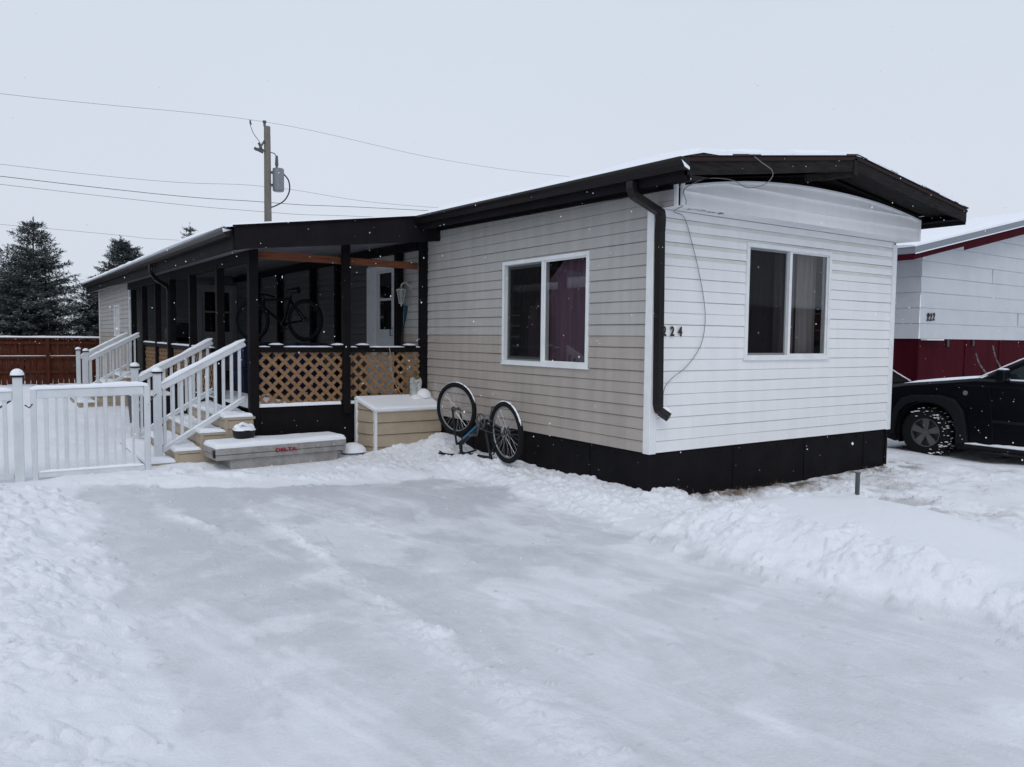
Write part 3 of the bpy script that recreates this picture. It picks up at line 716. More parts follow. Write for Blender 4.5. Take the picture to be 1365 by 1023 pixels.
# digits
def text(name, s_, loc, rot, size, m, parent, ext=.004, font_shear=0, bold=0, sx=1):
    cu = bpy.data.curves.new(name, 'FONT'); cu.body = s_; cu.size = size; cu.extrude = ext; cu.offset = bold; cu.shear = font_shear; cu.resolution_u = 3
    tmp = bpy.data.objects.new(name, cu); COL.objects.link(tmp); bpy.context.view_layer.update()
    me = bpy.data.meshes.new_from_object(tmp.evaluated_get(bpy.context.evaluated_depsgraph_get())); COL.objects.unlink(tmp); bpy.data.objects.remove(tmp)
    for v in me.vertices: v.co.x *= sx
    o = bpy.data.objects.new(name, me); COL.objects.link(o); me.materials.clear(); me.materials.append(m)
    o.rotation_euler = rot; L = ORG.get(parent.name, Vector((0,0,0))); o.location = Vector(loc)-L; o.parent = parent; ORG[o.name] = L
    return o
for ch, x in (('2',.125),('2',.235),('4',.345)): text('house_number_digit', ch, (x,-.021,1.645), (R(90),0,0), .128, INK, home, .004, bold=.004, sx=.8)
# white coach lamp on the wall beside the door
mb = MB(); lx, ly, lz = -.05, 5.12, 2.36
mb.cyl((-.005,ly,lz),(-.03,ly,lz),.062,16); mb.tube(smoothpath([(-.02,ly,lz),(-.09,ly,lz+.06),(-.15,ly,lz+.03),(-.16,ly,lz-.02)]), .012, 8)
mb.cyl((-.16,ly,lz-.02),(-.16,ly,lz-.05),.03,10,r2=.075); mb.cyl((-.16,ly,lz-.05),(-.16,ly,lz-.065),.08,10)
for k in range(6):
    a = k*math.pi/3; mb.tube([(-.16+.068*math.cos(a),ly+.068*math.sin(a),lz-.065),(-.16+.036*math.cos(a),ly+.036*math.sin(a),lz-.24)], .006, 5)
mb.cyl((-.16,ly,lz-.24),(-.16,ly,lz-.26),.04,10); mb.cyl((-.16,ly,lz-.26),(-.16,ly,lz-.30),.02,8,r2=.005)
lamp = mb.build('wall_lamp', mat('aged_white_lamp', (.42,.43,.43), .5), home, smooth=True)
mb = MB(); mb.cyl((-.16,ly,lz-.07),(-.16,ly,lz-.235),.058,10,r2=.030); mb.build('lamp_glass', mat('frosted_lamp_glass', (.22,.23,.23), .3), lamp)

# ================================================================== PORCH
porch = thing('porch', (-2.5,4.6,0), 'dark brown covered porch with lattice panels and a snowy flat roof along the mobile home', 'porch')
DZ = .65
mb = MB(); mb.box((-2.45,4.66,DZ-.04),(-.02,14.98,DZ))
for k in range(68): mb.box((-2.45,4.66+k*.152,DZ+.001),(-.02,4.66+k*.152+.143,DZ+.004))
mb.build('deck', mat('deck_boards', (.045,.038,.036), .8, noise=.4, nscale=6, spec=.2), porch)
mb = MB(); mb.box((-2.5,4.60,.05),(-.02,4.64,DZ)); mb.box((-2.5,4.60,DZ),(-.02,4.72,DZ+.03)); mb.box((-2.52,4.64,.05),(-2.48,4.66,DZ)); mb.box((-2.50,6.7,.0),(-2.46,13.15,DZ)); mb.box((-2.50,14.6,.0),(-2.46,15,DZ))
mb.build('deck_skirt', BLACK, porch)
mb = MB(); snow_sheet(mb, [(-2.46,4.585,DZ+.03),(-1.32,4.585,DZ+.03),(-1.32,4.70,DZ+.03),(-2.46,4.70,DZ+.03)], .04, edge=.02, nv=3); snow_sheet(mb, [(-1.24,4.585,DZ+.03),(-.95,4.585,DZ+.03),(-.95,4.70,DZ+.03),(-1.24,4.70,DZ+.03)], .04, edge=.02, nv=3, nu=6)
snow_sheet(mb, [(-2.5,4.75,DZ+.004),(-1.7,4.75,DZ+.004),(-1.9,8.0,DZ+.004),(-2.5,8,DZ+.004)], .02, edge=.15)
mb.build('snow_ledge', SNOW, porch, smooth=True)
def post(x, y, z0, z1, w=.095):
    mb = MB(); mb.box((x-w/2,y-w/2,z0),(x+w/2,y+w/2,z1)); return mb.build('post', BLACK, porch, bevel=.006)
post(-2.49, 4.62, .0, 2.80, .115); post(-1.25, 4.59, .55, 2.86, .10); post(-.06, 4.61, .55, 3.0, .105)
for y in (6.27, 8.1, 9.8, 11.3, 12.9, 14.4): post(-2.5, y, .0, 2.62, .11)
for y in (5.36, 7.84, 9.14, 11.2, 12.9): post(-.09, y, DZ, 2.95, .105)
mb = MB(); mb.beam((-.09,4.7,2.93),(-.09,14.9,3.0),.09,.12); mb.build('wall_ledger', BLACK, porch)
mb = MB(); mb.beam((-2.5,4.68,2.62),(-2.5,15,2.62+.11),.09,.16); mb.build('eave_beam', BLACK, porch)
mb = MB(); mb.beam((-2.43,4.70,2.64),(-.11,4.70,2.635),.045,.095); mb.build('cross_beam', ORWOOD, porch)
# roof
mb = MB(); ysp = [4.22, 10, 15, YE-.05]
def prow(y, dz=0): return [(-2.83,y,2.90+pz_(y)+dz),(-1.6,y,3.06+pz_(y)+dz),(XL_+.0,y,3.262+pz_(y)+dz)]
P = [prow(y) for y in ysp]; mb.grid(P); P2 = [prow(y,-.03) for y in ysp]; mb.grid(P2)
mb.add([P[-1][0],P[-1][2],P2[-1][2],P2[-1][0]],[(0,1,2,3)])
proof = mb.build('porch_roof', SHING, porch)
mb = MB()   # corrugated ceiling
P = []
k = 0
y = 4.3
while y < 15:
    for dy, dz in ((0,0),(.10,0),(.112,-.012),(.138,-.012),(.15,0)):
        P.append([(-2.80,y+dy,2.635+pz_(y)+dz),(-2.5,y+dy,2.70+pz_(y)+dz),(-.0,y+dy,3.02+pz_(y)+dz)])
    y += .15
mb.grid(P); mb.build('ceiling', CEIL, porch)
mb = MB()   # front fascia: big black board
poly = [(-2.82,2.635),(.0,2.955),(.0,3.23),(-.36,3.255),(-2.82,2.905)]
mb.prism(poly, lambda a,b_,d: (a,d,b_), 4.19, 4.225); mb.build('front_fascia', FASC, porch)
mb = MB(); mb.beam((-2.84,4.18,2.912),(-.36,4.18,3.262),.035,.016); mb.build('drip_edge', BLACK, porch)
mb = MB()
P = [[(-2.82,y,2.63+pz_(y)),(-2.82,y,2.89+pz_(y))] for y in (4.19,10,15,YE-.05)]; mb.grid(P)
P = [[(-2.80,y,2.63+pz_(y)),(-2.80,y,2.89+pz_(y))] for y in (4.225,10,15,YE-.05)]; mb.grid(P)
P = [[(-2.82,y,2.63+pz_(y)),(-2.80,y,2.63+pz_(y))] for y in (4.19,10,15,YE-.05)]; mb.grid(P)
mb.add([(-2.82,YE-.05,2.82),(0,YE-.05,3.0),(0,YE-.05,3.35),(-2.82,YE-.05,3.1)],[(0,1,2,3)])
mb.build('eave_fascia', FASC, porch)
mb = MB(); P = [[(-2.80,y,2.633+pz_(y)),(-2.45,y,2.70+pz_(y))] for y in (4.23,10,15,YE-.05)]; mb.grid([[ (x,y,z-.004) for x,y,z in r] for r in P]); mb.build('eave_soffit', mat('grey_soffit',(.16,.165,.18),.35), porch)
g = gutter('porch_gutter', -2.82, 4.28, YE-.05, 2.885, pz_, porch, w=.12, h=.10)
mb = MB(); mb.add([(-2.83,4.272,2.87),(-2.94,4.272,2.885),(-2.93,4.27,2.84),(-2.87,4.268,2.855)],[(0,1,2,3)]); mb.build('snow_cap', SNOW, g)
mb = MB(); P = []   # snow on porch roof: thick, rounded over the gutter
yy = [4.17,4.175,4.2,4.26,4.4]+[4.8+i*.5 for i in range(34)]
for i, y in enumerate(yy):
    row = []; e = (0,.45,.75,.9)[i] if i < 4 else 1
    hs = .045+.075*sm(np.array(float(y)),4.2,7.0)
    for j, (x, hh) in enumerate(((-2.90,0),(-2.925,.35),(-2.88,.8),(-2.80,1.0),(-2.5,1.0),(-2.0,1.0),(-1.5,.95),(-1.0,.85),(-.6,.7),(-.34,.55))):
        z = 2.905+(x+2.83)*.1425+pz_(y)
        if x < -2.83: z = 2.892+pz_(y)
        row.append((x,y,z+float(hs)*hh*e*(1+random.uniform(-.12,.12))))
    P.append(row)
mb.grid(P); mb.build('roof_snow', SNOW, proof, smooth=True)
# porch downspout
mb = MB(); dp = [(-2.88,9.62,2.84),(-2.88,9.62,2.70),(-2.80,9.68,2.60),(-2.58,9.78,2.47),(-2.56,9.80,2.38),(-2.57,9.80,.4)]
for a, b_ in zip(dp[:-1], dp[1:]): mb.beam(a, b_, .065, .065, up=(0,1,0))
mb.build('downspout', GUTT, porch, bevel=.008)
# lattice and rails
def lattice(O, U, u0, u1, z0, z1, step=.113, w=.044):
    O, U = Vector(O), Vector(U); N = Vector((U.y,-U.x,0)); mb = MB()
    Wd, Hh = u1-u0, z1-z0
    for sgn, off in ((1,.0),(-1,.007)):
        k = -Hh
        st = step*math.sqrt(2)
        while k < Wd+Hh:
            # line u = k + sgn*z ; clip in the panel
            pts = []
            ua, ub = (k, k+Hh) if sgn > 0 else (k, k-Hh)
            t0, t1 = 0., 1.
            d = ub-ua
            for lim, lo in ((0,True),(Wd,False)):
                tt = (lim-ua)/d
                if (d > 0) == lo: t0 = max(t0, tt)
                else: t1 = min(t1, tt)
            if t1-t0 > .03:
                a = O+U*(u0+ua+d*t0)+Vector((0,0,z0+Hh*t0))+N*off; b_ = O+U*(u0+ua+d*t1)+Vector((0,0,z0+Hh*t1))+N*off
                mb.beam(a, b_, .006, w, up=U.cross(b_-a).cross(b_-a) if False else Vector((0,0,1)))
            k += st
    return mb
mb = lattice((0,4.61,0), (1,0,0), -2.43, -1.30, .70, 1.40); mb.build('lattice_panel', CEDAR, porch)
mb = lattice((0,4.61,0), (1,0,0), -1.20, -.12, .74, 1.40); mb.build('lattice_panel', CEDAR, porch)
for a, b_ in ((6.75,8.05),(8.15,9.75),(9.85,11.25),(11.35,12.85)):
    mb = lattice((-2.5,0,0), (0,1,0), a, b_, .72, 1.34); mb.build('lattice_panel', CEDAR, porch)
mb = MB(); mb.box((-2.43,4.57,1.385),(-1.30,4.655,1.455)); mb.box((-1.20,4.57,1.385),(-.11,4.655,1.455)); mb.box((-1.30,4.555,1.38),(-1.20,4.56+.0,1.45))
for x in (-2.2,-1.36,-1.0,-.28): mb.box((x-.08,4.555,1.455),(x+.08,4.67,1.485))
rl = mb.build('porch_rail', BLACK, porch)
mb = MB()
for a, b_ in ((-2.44,-2.29),(-2.11,-1.45),(-1.19,-1.09),(-.91,-.37),(-.19,-.12)): snow_strip(mb,(a,4.61,1.455),(b_,4.61,1.455),.08,.018)
for x in (-2.2,-1.36,-1.0,-.28): snow_strip(mb,(x-.08,4.61,1.485),(x+.08,4.61,1.485),.11,.025,n=4)
mb.build('snow_cap', SNOW, rl, smooth=True)
mb = MB(); mb.beam((-2.5,6.7,1.37),(-2.5,13.1,1.40),.08,.06)
rl = mb.build('porch_rail', BLACK, porch)
mb = MB(); snow_strip(mb,(-2.5,6.75,1.405),(-2.5,13.05,1.435),.08,.025); mb.build('snow_cap', SNOW, rl, smooth=True)

# ================================================================== STAIRS
def stairs(loc, label, nb=10):
    st = thing('porch_stairs', loc, label, 'stairs', 'stairs with white railings leading up to the porch')
    X0, Y0, Z0 = -2.5, 4.5, 0.
    D = Vector(loc)-Vector((-2.5,4.5,0))
    tops = [(-3.77,-3.45,.065),(-3.46,-3.155,.195),(-3.165,-2.865,.40),(-2.875,-2.53,.575)]
    for i, (xa, xb, zt) in enumerate(tops):
        mb = MB()
        siding(mb, (0,Y0,0), (1,0,0), (0,-1,0), xa+.02, -2.53, -.15, zt-.03, course=.1143, zb=zt-.03-.1143*6)
        siding(mb, (xa+.012,0,0), (0,1,0), (-1,0,0), Y0, Y0+2.2, -.15, zt-.03, course=.1143, zb=zt-.03-.1143*6)
        mb.box((xa-.01,Y0-.02,zt-.03),(xb+.02,Y0+2.22,zt)); mb.box((xa-.005,Y0-.018,-.1),(xa+.03,Y0-.0,zt-.03)); mb.box((xa-.005,Y0+2.2,-.1),(-2.53,Y0+2.21,zt-.03))
        for k in range(len(mb.v)): x,y,z = mb.v[k]; mb.v[k] = (x+D.x,y+D.y,z+D.z)
        s_ = mb.build('step', TAN_SIDE, st)
        mb = MB(); snow_sheet(mb, [(xa-.012,Y0-.02,zt),(xb-.01,Y0-.02,zt),(xb-.01,Y0+2.2,zt),(xa-.012,Y0+2.2,zt)], .042, nu=5, nv=24, jit=.5, edge=.04)
        for k in range(len(mb.v)): x,y,z = mb.v[k]; mb.v[k] = (x+D.x,y+D.y,z+D.z)
        mb.build('snow_cap', SNOW, s_, smooth=True)
    for yr in (4.77, 6.52):
        a = Vector((-3.56,yr,.955)); b_ = Vector((-2.56,yr,1.50)); lo_a = Vector((-3.56,yr,.175)); lo_b = Vector((-2.56,yr,.78))
        mb = MB(); mb.beam(a+D, b_+D, .075, .075); mb.beam(lo_a+D, lo_b+D, .045, .065)
        rl = mb.build('railing', VINYL, st, bevel=.008)
        for k in range(nb):
            tt = (k+.35)/nb; p0 = lo_a.lerp(lo_b, tt)+D; p1 = a.lerp(b_, tt)+D
            mb = MB(); mb.box((p0.x-.018,p0.y-.018,p0.z),(p0.x+.018,p0.y+.018,p1.z)); mb.build('baluster', VINYL, rl, bevel=.003, seg=1)
        mb = MB(); snow_strip(mb, a+D+Vector((-.01,0,.038)), b_+D+Vector((.0,0,.038)), .085, .045, jit=.35); mb.build('snow_cap', SNOW, rl, smooth=True); mb = MB(); snow_strip(mb, lo_a+D+Vector((0,0,.03)), lo_b+D+Vector((0,0,.03)), .05, .02)
        mb.build('snow_cap', SNOW, rl, smooth=True)
        mb = MB(); mb.box((-3.645+D.x,yr-.043+D.y,-.05+D.z),(-3.56+D.x,yr+.043+D.y,1.13+D.z)); nw = mb.build('newel_post', VINYL, st, bevel=.006)
        mb = MB(); mb.box((-3.66+D.x,yr-.06+D.y,1.13+D.z),(-3.545+D.x,yr+.06+D.y,1.152+D.z)); mb.build('post_cap', PLASTIC, nw, bevel=.004)
        mb = MB(); snow_dome(mb, (-3.602+D.x,yr+D.y,1.152+D.z), .062, .055); mb.build('snow_cap', SNOW, nw, smooth=True)
    return st
def snow_dome(mb, c, r, h, n=14, rings=5, sq=.6):
    vs = []; c = Vector(c); P = []
    for i in range(rings+1):
        ph = math.pi/2*i/rings; row = []
        for k in range(n+1):
            a = 2*math.pi*k/n; ca, sa = math.cos(a), math.sin(a); rr_ = r*math.cos(ph)*(1+.12*abs(math.sin(2*a)))
            row.append(c+Vector((ca*rr_, sa*rr_, h*math.sin(ph))))
        P.append(row)
    mb.grid(P)
stairs((-2.5,4.5,0), 'snowy porch stairs nearest the gate, with tan clad steps and white railings')
st2 = stairs((-2.5,13.0,.08), 'farther porch stairs with thin white railings beside the beige addition', 7)

# ================================================================== GATE AND FENCE BY THE DRIVE
gy0, gy1 = 4.37, 4.24
def gp(x): return gy0+(gy1-gy0)*(x+4.92)/(1.13)
gate = thing('garden_gate', (-4.92,4.36,0), 'white picket gate with snow along its top rail, closed beside the porch stairs', 'gate')
mb = MB(); Z0_, Z1_ = .05, .99
mb.beam((-4.90,gp(-4.90),0.0),(-4.90,gp(-4.90),1.0),.055,.06,up=(0,1,0)); mb.beam((-3.80,gp(-3.8),-.02),(-3.80,gp(-3.8),1.02),.06,.06,up=(0,1,0))
mb.beam((-4.87,gp(-4.87),.945),(-3.83,gp(-3.83),.965),.045,.10); mb.beam((-4.87,gp(-4.87),.06),(-3.83,gp(-3.83),.07),.04,.06)
mb.build('gate_frame', VINYL, gate, bevel=.006)
for i, px_ in enumerate((-4.785,-4.69,-4.60,-4.505,-4.41,-4.31,-4.22,-4.13,-4.045,-3.945)):
    wd = .042 if i % 2 == 0 else .022
    mb = MB(); yy_ = gp(px_); mb.box((px_-wd/2,yy_-.012,.08),(px_+wd/2,yy_+.012,.91)); mb.build('picket', VINYL, gate, bevel=.003, seg=1)
mb = MB(); snow_strip(mb, (-4.93,gp(-4.93),.995),(-3.79,gp(-3.79),1.018),.065,.045,jit=.3); mb.build('snow_cap', SNOW, gate, smooth=True)
mb = MB(); snow_strip(mb, (-4.86,gp(-4.86),.09),(-3.84,gp(-3.84),.10),.05,.025)
mb.build('snow_cap', SNOW, gate, smooth=True)
mb = MB(); mb.tube([(-4.98,gp(-4.95)-.02,.83),(-4.94,gp(-4.95)-.03,.80),(-4.91,gp(-4.95)-.035,.84)], .008, 6); mb.tube([(-3.79,gp(-3.8)-.03,.80),(-3.72,gp(-3.8)+.2,.84),(-3.62,4.72,.88)], .006, 6); mb.build('latch', GREYMET, gate)
fence = thing('picket_fence', (-5.04,4.4,0), 'white picket fence panel running off left from a snow capped post', 'fence')
for cx_, cy_ in ((-5.04,4.40),(-7.305,4.545)):
    mb = MB(); mb.box((cx_-.045,cy_-.045,-.05),(cx_+.045,cy_+.045,1.13)); fp = mb.build('fence_post', VINYL, fence, bevel=.006)
    mb = MB(); mb.box((cx_-.06,cy_-.06,1.13),(cx_+.06,cy_+.06,1.152)); mb.build('post_cap', PLASTIC, fp, bevel=.004)
    mb = MB(); snow_dome(mb, (cx_,cy_,1.152), .066, .07); mb.build('snow_cap', SNOW, fp, smooth=True)
mb = MB(); fq = lambda x: 4.40+(x+5.09)*-.064
mb.beam((-5.09,fq(-5.09),.93),(-7.26,fq(-7.26),.93),.045,.10); mb.beam((-5.09,fq(-5.09),.06),(-7.26,fq(-7.26),.06),.04,.06)
fr_ = mb.build('fence_rail', VINYL, fence, bevel=.006)
x = -5.16
while x > -7.2:
    mb = MB(); mb.box((x-.021,fq(x)-.012,.08),(x+.021,fq(x)+.012,.89)); mb.build('picket', VINYL, fence, bevel=.003, seg=1); x -= .105
mb = MB(); snow_strip(mb, (-5.09,fq(-5.09),.98),(-7.26,fq(-7.26),.98),.065,.05); mb.build('snow_cap', SNOW, fr_, smooth=True)
mb = MB(); mb.beam((-5.10,4.43,.88),(-5.35,4.45,.70),.02,.02); mb.build('brace', GREYMET, fence)

# ================================================================== BACK FENCE
YFN = 22.0
bf = thing('board_fence', (-8,YFN,0), 'reddish brown board fence with snow on its cap, behind the yard', 'fence')
mb = MB(); x = -14.
while x < 12:
    wd = .135; mb.box((x,YFN+.02,random.uniform(.02,.06)),(x+wd,YFN+.04,1.40+random.uniform(-.006,.006))); x += wd+random.choice((.008,.012,.018,.028))
mb.build('boards', FENCEW, bf)
mb = MB()
for z in (.42,.86,1.30): mb.box((-14,YFN-.03,z-.04),(12,YFN+.018,z+.04))
mb.box((-14,YFN-.06,1.42),(12,YFN+.07,1.46)); mb.build('rails', FENCEW, bf)
x = -13.5
while x < 12: 
    mb = MB(); mb.box((x,YFN-.09,-.1),(x+.09,YFN-.031,1.42)); mb.build('fence_post', FENCEW, bf); x += 2.4
mb = MB(); snow_strip(mb, (-14,YFN,1.46),(12,YFN,1.46),.13,.05,n=220,jit=.2); snow_strip(mb,(-14,YFN-.02,.90),(12,YFN-.02,.90),.04,.018,n=200,jit=.3); mb.build('snow_cap', SNOW, bf, smooth=True)

# ================================================================== STORAGE BOX
sb = thing('storage_box', (-.5,4.35,0), 'tan clad storage box with a snowy lid against the porch lattice', 'box')
A, B, C, D_ = Vector((-1.0,4.17,0)), Vector((-.02,4.14,0)), Vector((-.02,4.56,0)), Vector((-1.11,4.56,0))
mb = MB()
def wall(mb, a, b_, z1a, z1b, course=.165, zb=-.05, mi=0):
    d = (b_-a); L = d.length; U = d.normalized(); N = Vector((U.y,-U.x,0))
    pr = [(0,-.012),(0,.020),(.93,.003),(.94,-.012),(1,-.012)]
    k = 0
    while zb+k*course < max(z1a,z1b):
        for (ta,na),(tb_,nb_) in zip(pr[:-1],pr[1:]):
            za, zc = zb+(k+ta)*course, zb+(k+tb_)*course
            vs = [a+N*na+Vector((0,0,min(za,z1a))), b_+N*na+Vector((0,0,min(za,z1b))), b_+N*nb_+Vector((0,0,min(zc,z1b))), a+N*nb_+Vector((0,0,min(zc,z1a)))]
            if len({tuple(round(c,5) for c in v) for v in vs}) > 3: mb.add(vs, [(0,1,2,3)], mi)
        k += 1
wall(mb, A, B, .60, .60); wall(mb, D_, A, .74, .60); wall(mb, C, D_, .74, .74); wall(mb, B, C, .6, .74)
mb.build('panels', TAN_SIDE, sb)
mb = MB(); mb.box((-1.022,4.148,-.05),(-.985,4.20,.605)); mb.box((-1.135,4.52,-.05),(-1.105,4.57,.73)); mb.beam((-1.0,4.155,.60),(-.02,4.125,.60),.02,.03); mb.beam((-1.015,4.15,.605),(-1.125,4.55,.74),.02,.03)
mb.build('corner_trim', TRIM, sb)
mb = MB(); lidc = [(-1.03,4.13,.625),(.0,4.10,.625),(.0,4.57,.765),(-1.14,4.57,.765)]
vs = [Vector(c) for c in lidc]+[Vector(c)-Vector((0,0,.025)) for c in lidc]
mb.add(vs, [(0,1,2,3),(7,6,5,4),(0,4,5,1),(1,5,6,2),(2,6,7,3),(3,7,4,0)]); lid = mb.build('lid', TRIM, sb)
mb = MB(); snow_sheet(mb, [(-1.03,4.13,.627),(-.01,4.10,.627),(-.01,4.56,.767),(-1.13,4.56,.767)], .022, nu=20, nv=10, edge=.03)
snow_dome(mb, (-.12,4.47,.735), .11, .13); snow_dome(mb, (-.24,4.45,.725), .10, .06); mb.build('snow_cap', SNOW, lid, smooth=True)
# board leaning on the lattice
mb = MB(); mb.prism([(-.33,.74),(-.17,.74),(-.135,.97),(-.15,1.02),(-.22,.985),(-.27,1.03),(-.32,1.01)], lambda a,b_,d: (a,d+(1.05-b_)*-.1,b_), 4.50, 4.515)
tag(mb.build('leaning_board', mat('scuffed_board',(.50,.52,.52),.6,col2=(.24,.25,.25),nscale=22)), 'small worn white board leaning on the lattice above the storage box', 'board')
mb = MB(); mb.tube(smoothpath([(-.62,4.56,1.46),(-.60,4.555,1.35),(-.585,4.56,1.15),(-.56,4.555,1.0),(-.50,4.54,.88),(-.46,4.52,.80),(-.44,4.50,.79)]), .006, 6)
tag(mb.build('hanging_cord', CORD, smooth=True), 'tan cord hanging down the lattice behind the storage box', 'cord')

# ================================================================== TOOLBOX
tb = thing('truck_toolbox', (-2.28,4.1,0), 'grey metal truck toolbox with red lettering, half covered in snow below the porch', 'toolbox')
ang = math.atan2(.10, 1.5); ux = Vector((math.cos(ang), math.sin(ang), 0)); vx = Vector((-math.sin(ang), math.cos(ang), 0)); o0 = Vector((-3.12,3.915,0))
TP = lambda u, v, z: o0+ux*u+vx*v+Vector((0,0,z))
def tbox(mb, u0,u1,v0,v1,z0,z1, mi=0):
    vs = [TP(u,v,z) for z in (z0,z1) for u,v in ((u0,v0),(u1,v0),(u1,v1),(u0,v1))]
    mb.add(vs, [(0,3,2,1),(4,5,6,7),(0,1,5,4),(1,2,6,5),(2,3,7,6),(3,0,4,7)], mi)
mb = MB(); tbox(mb,.17,1.54,.03,.47,-.05,.128); tbox(mb,0,1.64,0,.50,.13,.19); mb.build('body', SILVER, tb, bevel=.006)
mb = MB(); tbox(mb,-.005,1.645,-.008,.51,.194,.272); tl = mb.build('lid', SILVER, tb, bevel=.01)
mb = MB(); snow_sheet(mb, [TP(.0,-.0,.272),TP(1.64,-.0,.272),TP(1.64,.50,.272),TP(0,.50,.272)], .062, nu=30, nv=10, edge=.07); mb.build('snow_cap', SNOW, tl, smooth=True)
mb = MB()
for u in (1.24,1.46):
    p = TP(u,-.012,.225); mb.cyl(p, p-vx*.012, .02, 12); mb.cyl(p-vx*.01, p-vx*.03, .012, 10)
mb.build('latch', CHROME, tb)
mb = MB(); tbox(mb,-.02,-.006,.03,.08,.16,.25); mb.build('end_bracket', PLASTIC, tb)
text('lettering', 'DELTA', TP(.70,-.012,.183), (R(90),0,ang), .062, RED, tb, .0008, bold=.003, sx=1.45)
mb = MB(); snow_dome(mb, (-2.71,4.30,.46), .10, .03); 
tub = thing('small_tub', (-2.70,4.30,.33), 'small black plastic tub heaped with snow standing on the toolbox', 'tub')
mb = MB(); mb.tube([(-2.70,4.30,.325),(-2.70,4.30,.34),(-2.70,4.30,.425),(-2.70,4.30,.44)], [.11,.12,.135,.14], 20); mb.build('tub_body', PLASTIC, tub, smooth=True)
mb = MB(); snow_dome(mb, (-2.70,4.30,.435), .132, .045, n=20); snow_dome(mb, (-2.78,4.28,.46), .05, .05, n=10); snow_dome(mb, (-2.62,4.30,.455), .045, .055, n=10)
mb.tube(smoothpath([(-2.80,4.26,.46),(-2.74,4.24,.52),(-2.66,4.25,.49),(-2.62,4.27,.47)]), .018, 8); mb.build('snow_cap', SNOW, tub, smooth=True)
# snow-covered teal pail between toolbox and box
pail = thing('teal_lid', (-1.28,4.25,0), 'pale teal plastic bin nearly buried in snow between toolbox and storage box', 'bin')
mb = MB(); mb.tube([(-1.28,4.30,-.05),(-1.28,4.30,.07),(-1.28,4.30,.085)], [.12,.125,.13], 20); mb.build('bin_body', TEAL, pail, smooth=True)
mb = MB(); snow_dome(mb, (-1.28,4.29,.06), .17, .12, n=20); mb.build('snow_cap', SNOW, pail, smooth=True)

# ================================================================== UPSIDE-DOWN BICYCLE BY THE WALL
bk = thing('bicycle', (-.35,2.5,.1), 'dark blue bicycle standing upside down in the snow against the beige wall', 'bicycle')
bx_ = -.36
def wheel(c, axis_v, r, nm, parent, tire=.031, snowy=True):
    c = Vector(c); ax = Vector(axis_v).normalized(); a = ax.cross(Vector((0,0,1))).normalized(); b_ = ax.cross(a)
    ring = lambda rr_, n=48: [c+(a*math.cos(2*math.pi*k/n)+b_*math.sin(2*math.pi*k/n))*rr_ for k in range(n)]
    mb = MB(); mb.tube(ring(r), tire, 8, closed=True); wh = mb.build(nm, RUBBER, parent, smooth=True)
    mb = MB(); mb.tube(ring(r-.035), .010, 6, closed=True); mb.build('rim', PLASTIC if not snowy else mat('bicycle_rim',(.30,.31,.32),.35,metal=.6), wh, smooth=True)
    mb = MB()
    for k in range(28):
        t0 = 2*math.pi*k/28; off = .028*(1 if k%2 else -1)
        mb.tube([c+ax*off+(a*math.cos(t0+.5*(1 if k%4<2 else -1))+b_*math.sin(t0+.5*(1 if k%4<2 else -1)))*.02, c+(a*math.cos(t0)+b_*math.sin(t0))*(r-.04)], .0016, 4)
    mb.build('spokes', CHROME if snowy else PLASTIC, wh)
    mb = MB(); mb.cyl(c-ax*.05, c+ax*.05, .018, 12); mb.cyl(c-ax*.055, c-ax*.048, .04, 20) if True else 0; mb.build('hub', GREYMET, wh, smooth=True)
    if not snowy: return wh
    # snow on the upper arc
    mb = MB(); up = [p for p in ring(r+tire*.8, 64) if (p-c).z > r*.28]
    up.sort(key=lambda p: (p-c).dot(a))
    mb.tube(up, [.004]+[.011+random.uniform(-.003,.003) for _ in up[1:-1]]+[.004], 8); mb.build('snow_cap', SNOW, wh, smooth=True)
    return wh
fh = Vector((bx_,3.11,.69)); rh = Vector((bx_-.02,1.93,.52))
wheel(fh, (1,.28,.04), .315, 'front_wheel', bk); wheel(rh, (1,-.06,.05), .33, 'rear_wheel', bk)
BB = Vector((bx_,2.43,.60)); head_t = Vector((bx_,2.98,.14)); head_b = Vector((bx_,3.0,.26)); seat_t = Vector((bx_,2.27,.14))
FRM = mat('bicycle_frame_paint', (.006,.008,.012), .35, coat=.2, spec=.3)
mb = MB(); mb.tube([BB, head_b], .031, 10); mb.tube([seat_t+Vector((0,0,.03)), head_t], .020, 10); mb.tube([BB, seat_t], .019, 10)
for s_ in (-1,1):
    mb.tube([BB+Vector((s_*.03,0,0)), rh+Vector((s_*.055,0,0))], .009, 6); mb.tube([seat_t+Vector((s_*.02,0,.07)), rh+Vector((s_*.055,0,0))], .008, 6)
mb.tube([head_t, head_b], .022, 10); mb.cyl(BB-Vector((.04,0,0)), BB+Vector((.04,0,0)), .024, 12)
fm = mb.build('frame', FRM, bk, smooth=True)
mb = MB(); q0 = BB.lerp(head_b,.25)+Vector((-.021,0,.006)); q1 = BB.lerp(head_b,.8)+Vector((-.021,0,.006)); mb.beam(q0+Vector((-.010,0,.004)), q1+Vector((-.010,0,.004)), .006, .022); mb.build('blue_stripe', BLUE, fm)
mb = MB()
for s_ in (-1,1): mb.tube([head_b+Vector((s_*.05,.01,0)), fh+Vector((s_*.055,-.05,-.25)), fh+Vector((s_*.055,0,0))], .014, 8)
mb.tube([head_b+Vector((-.055,.01,0)), head_b+Vector((.055,.01,0))], .018, 8)
mb.build('fork', FRM, bk, smooth=True)
mb = MB(); mb.tube([head_t, head_t+Vector((0,.07,-.03))], .016, 8); mb.tube(smoothpath([head_t+Vector((-.31,.02,.02)),head_t+Vector((-.12,.07,-.02)),head_t+Vector((0,.08,-.03)),head_t+Vector((.10,.06,-.02)),head_t+Vector((.24,.02,.02))]), .013, 8)
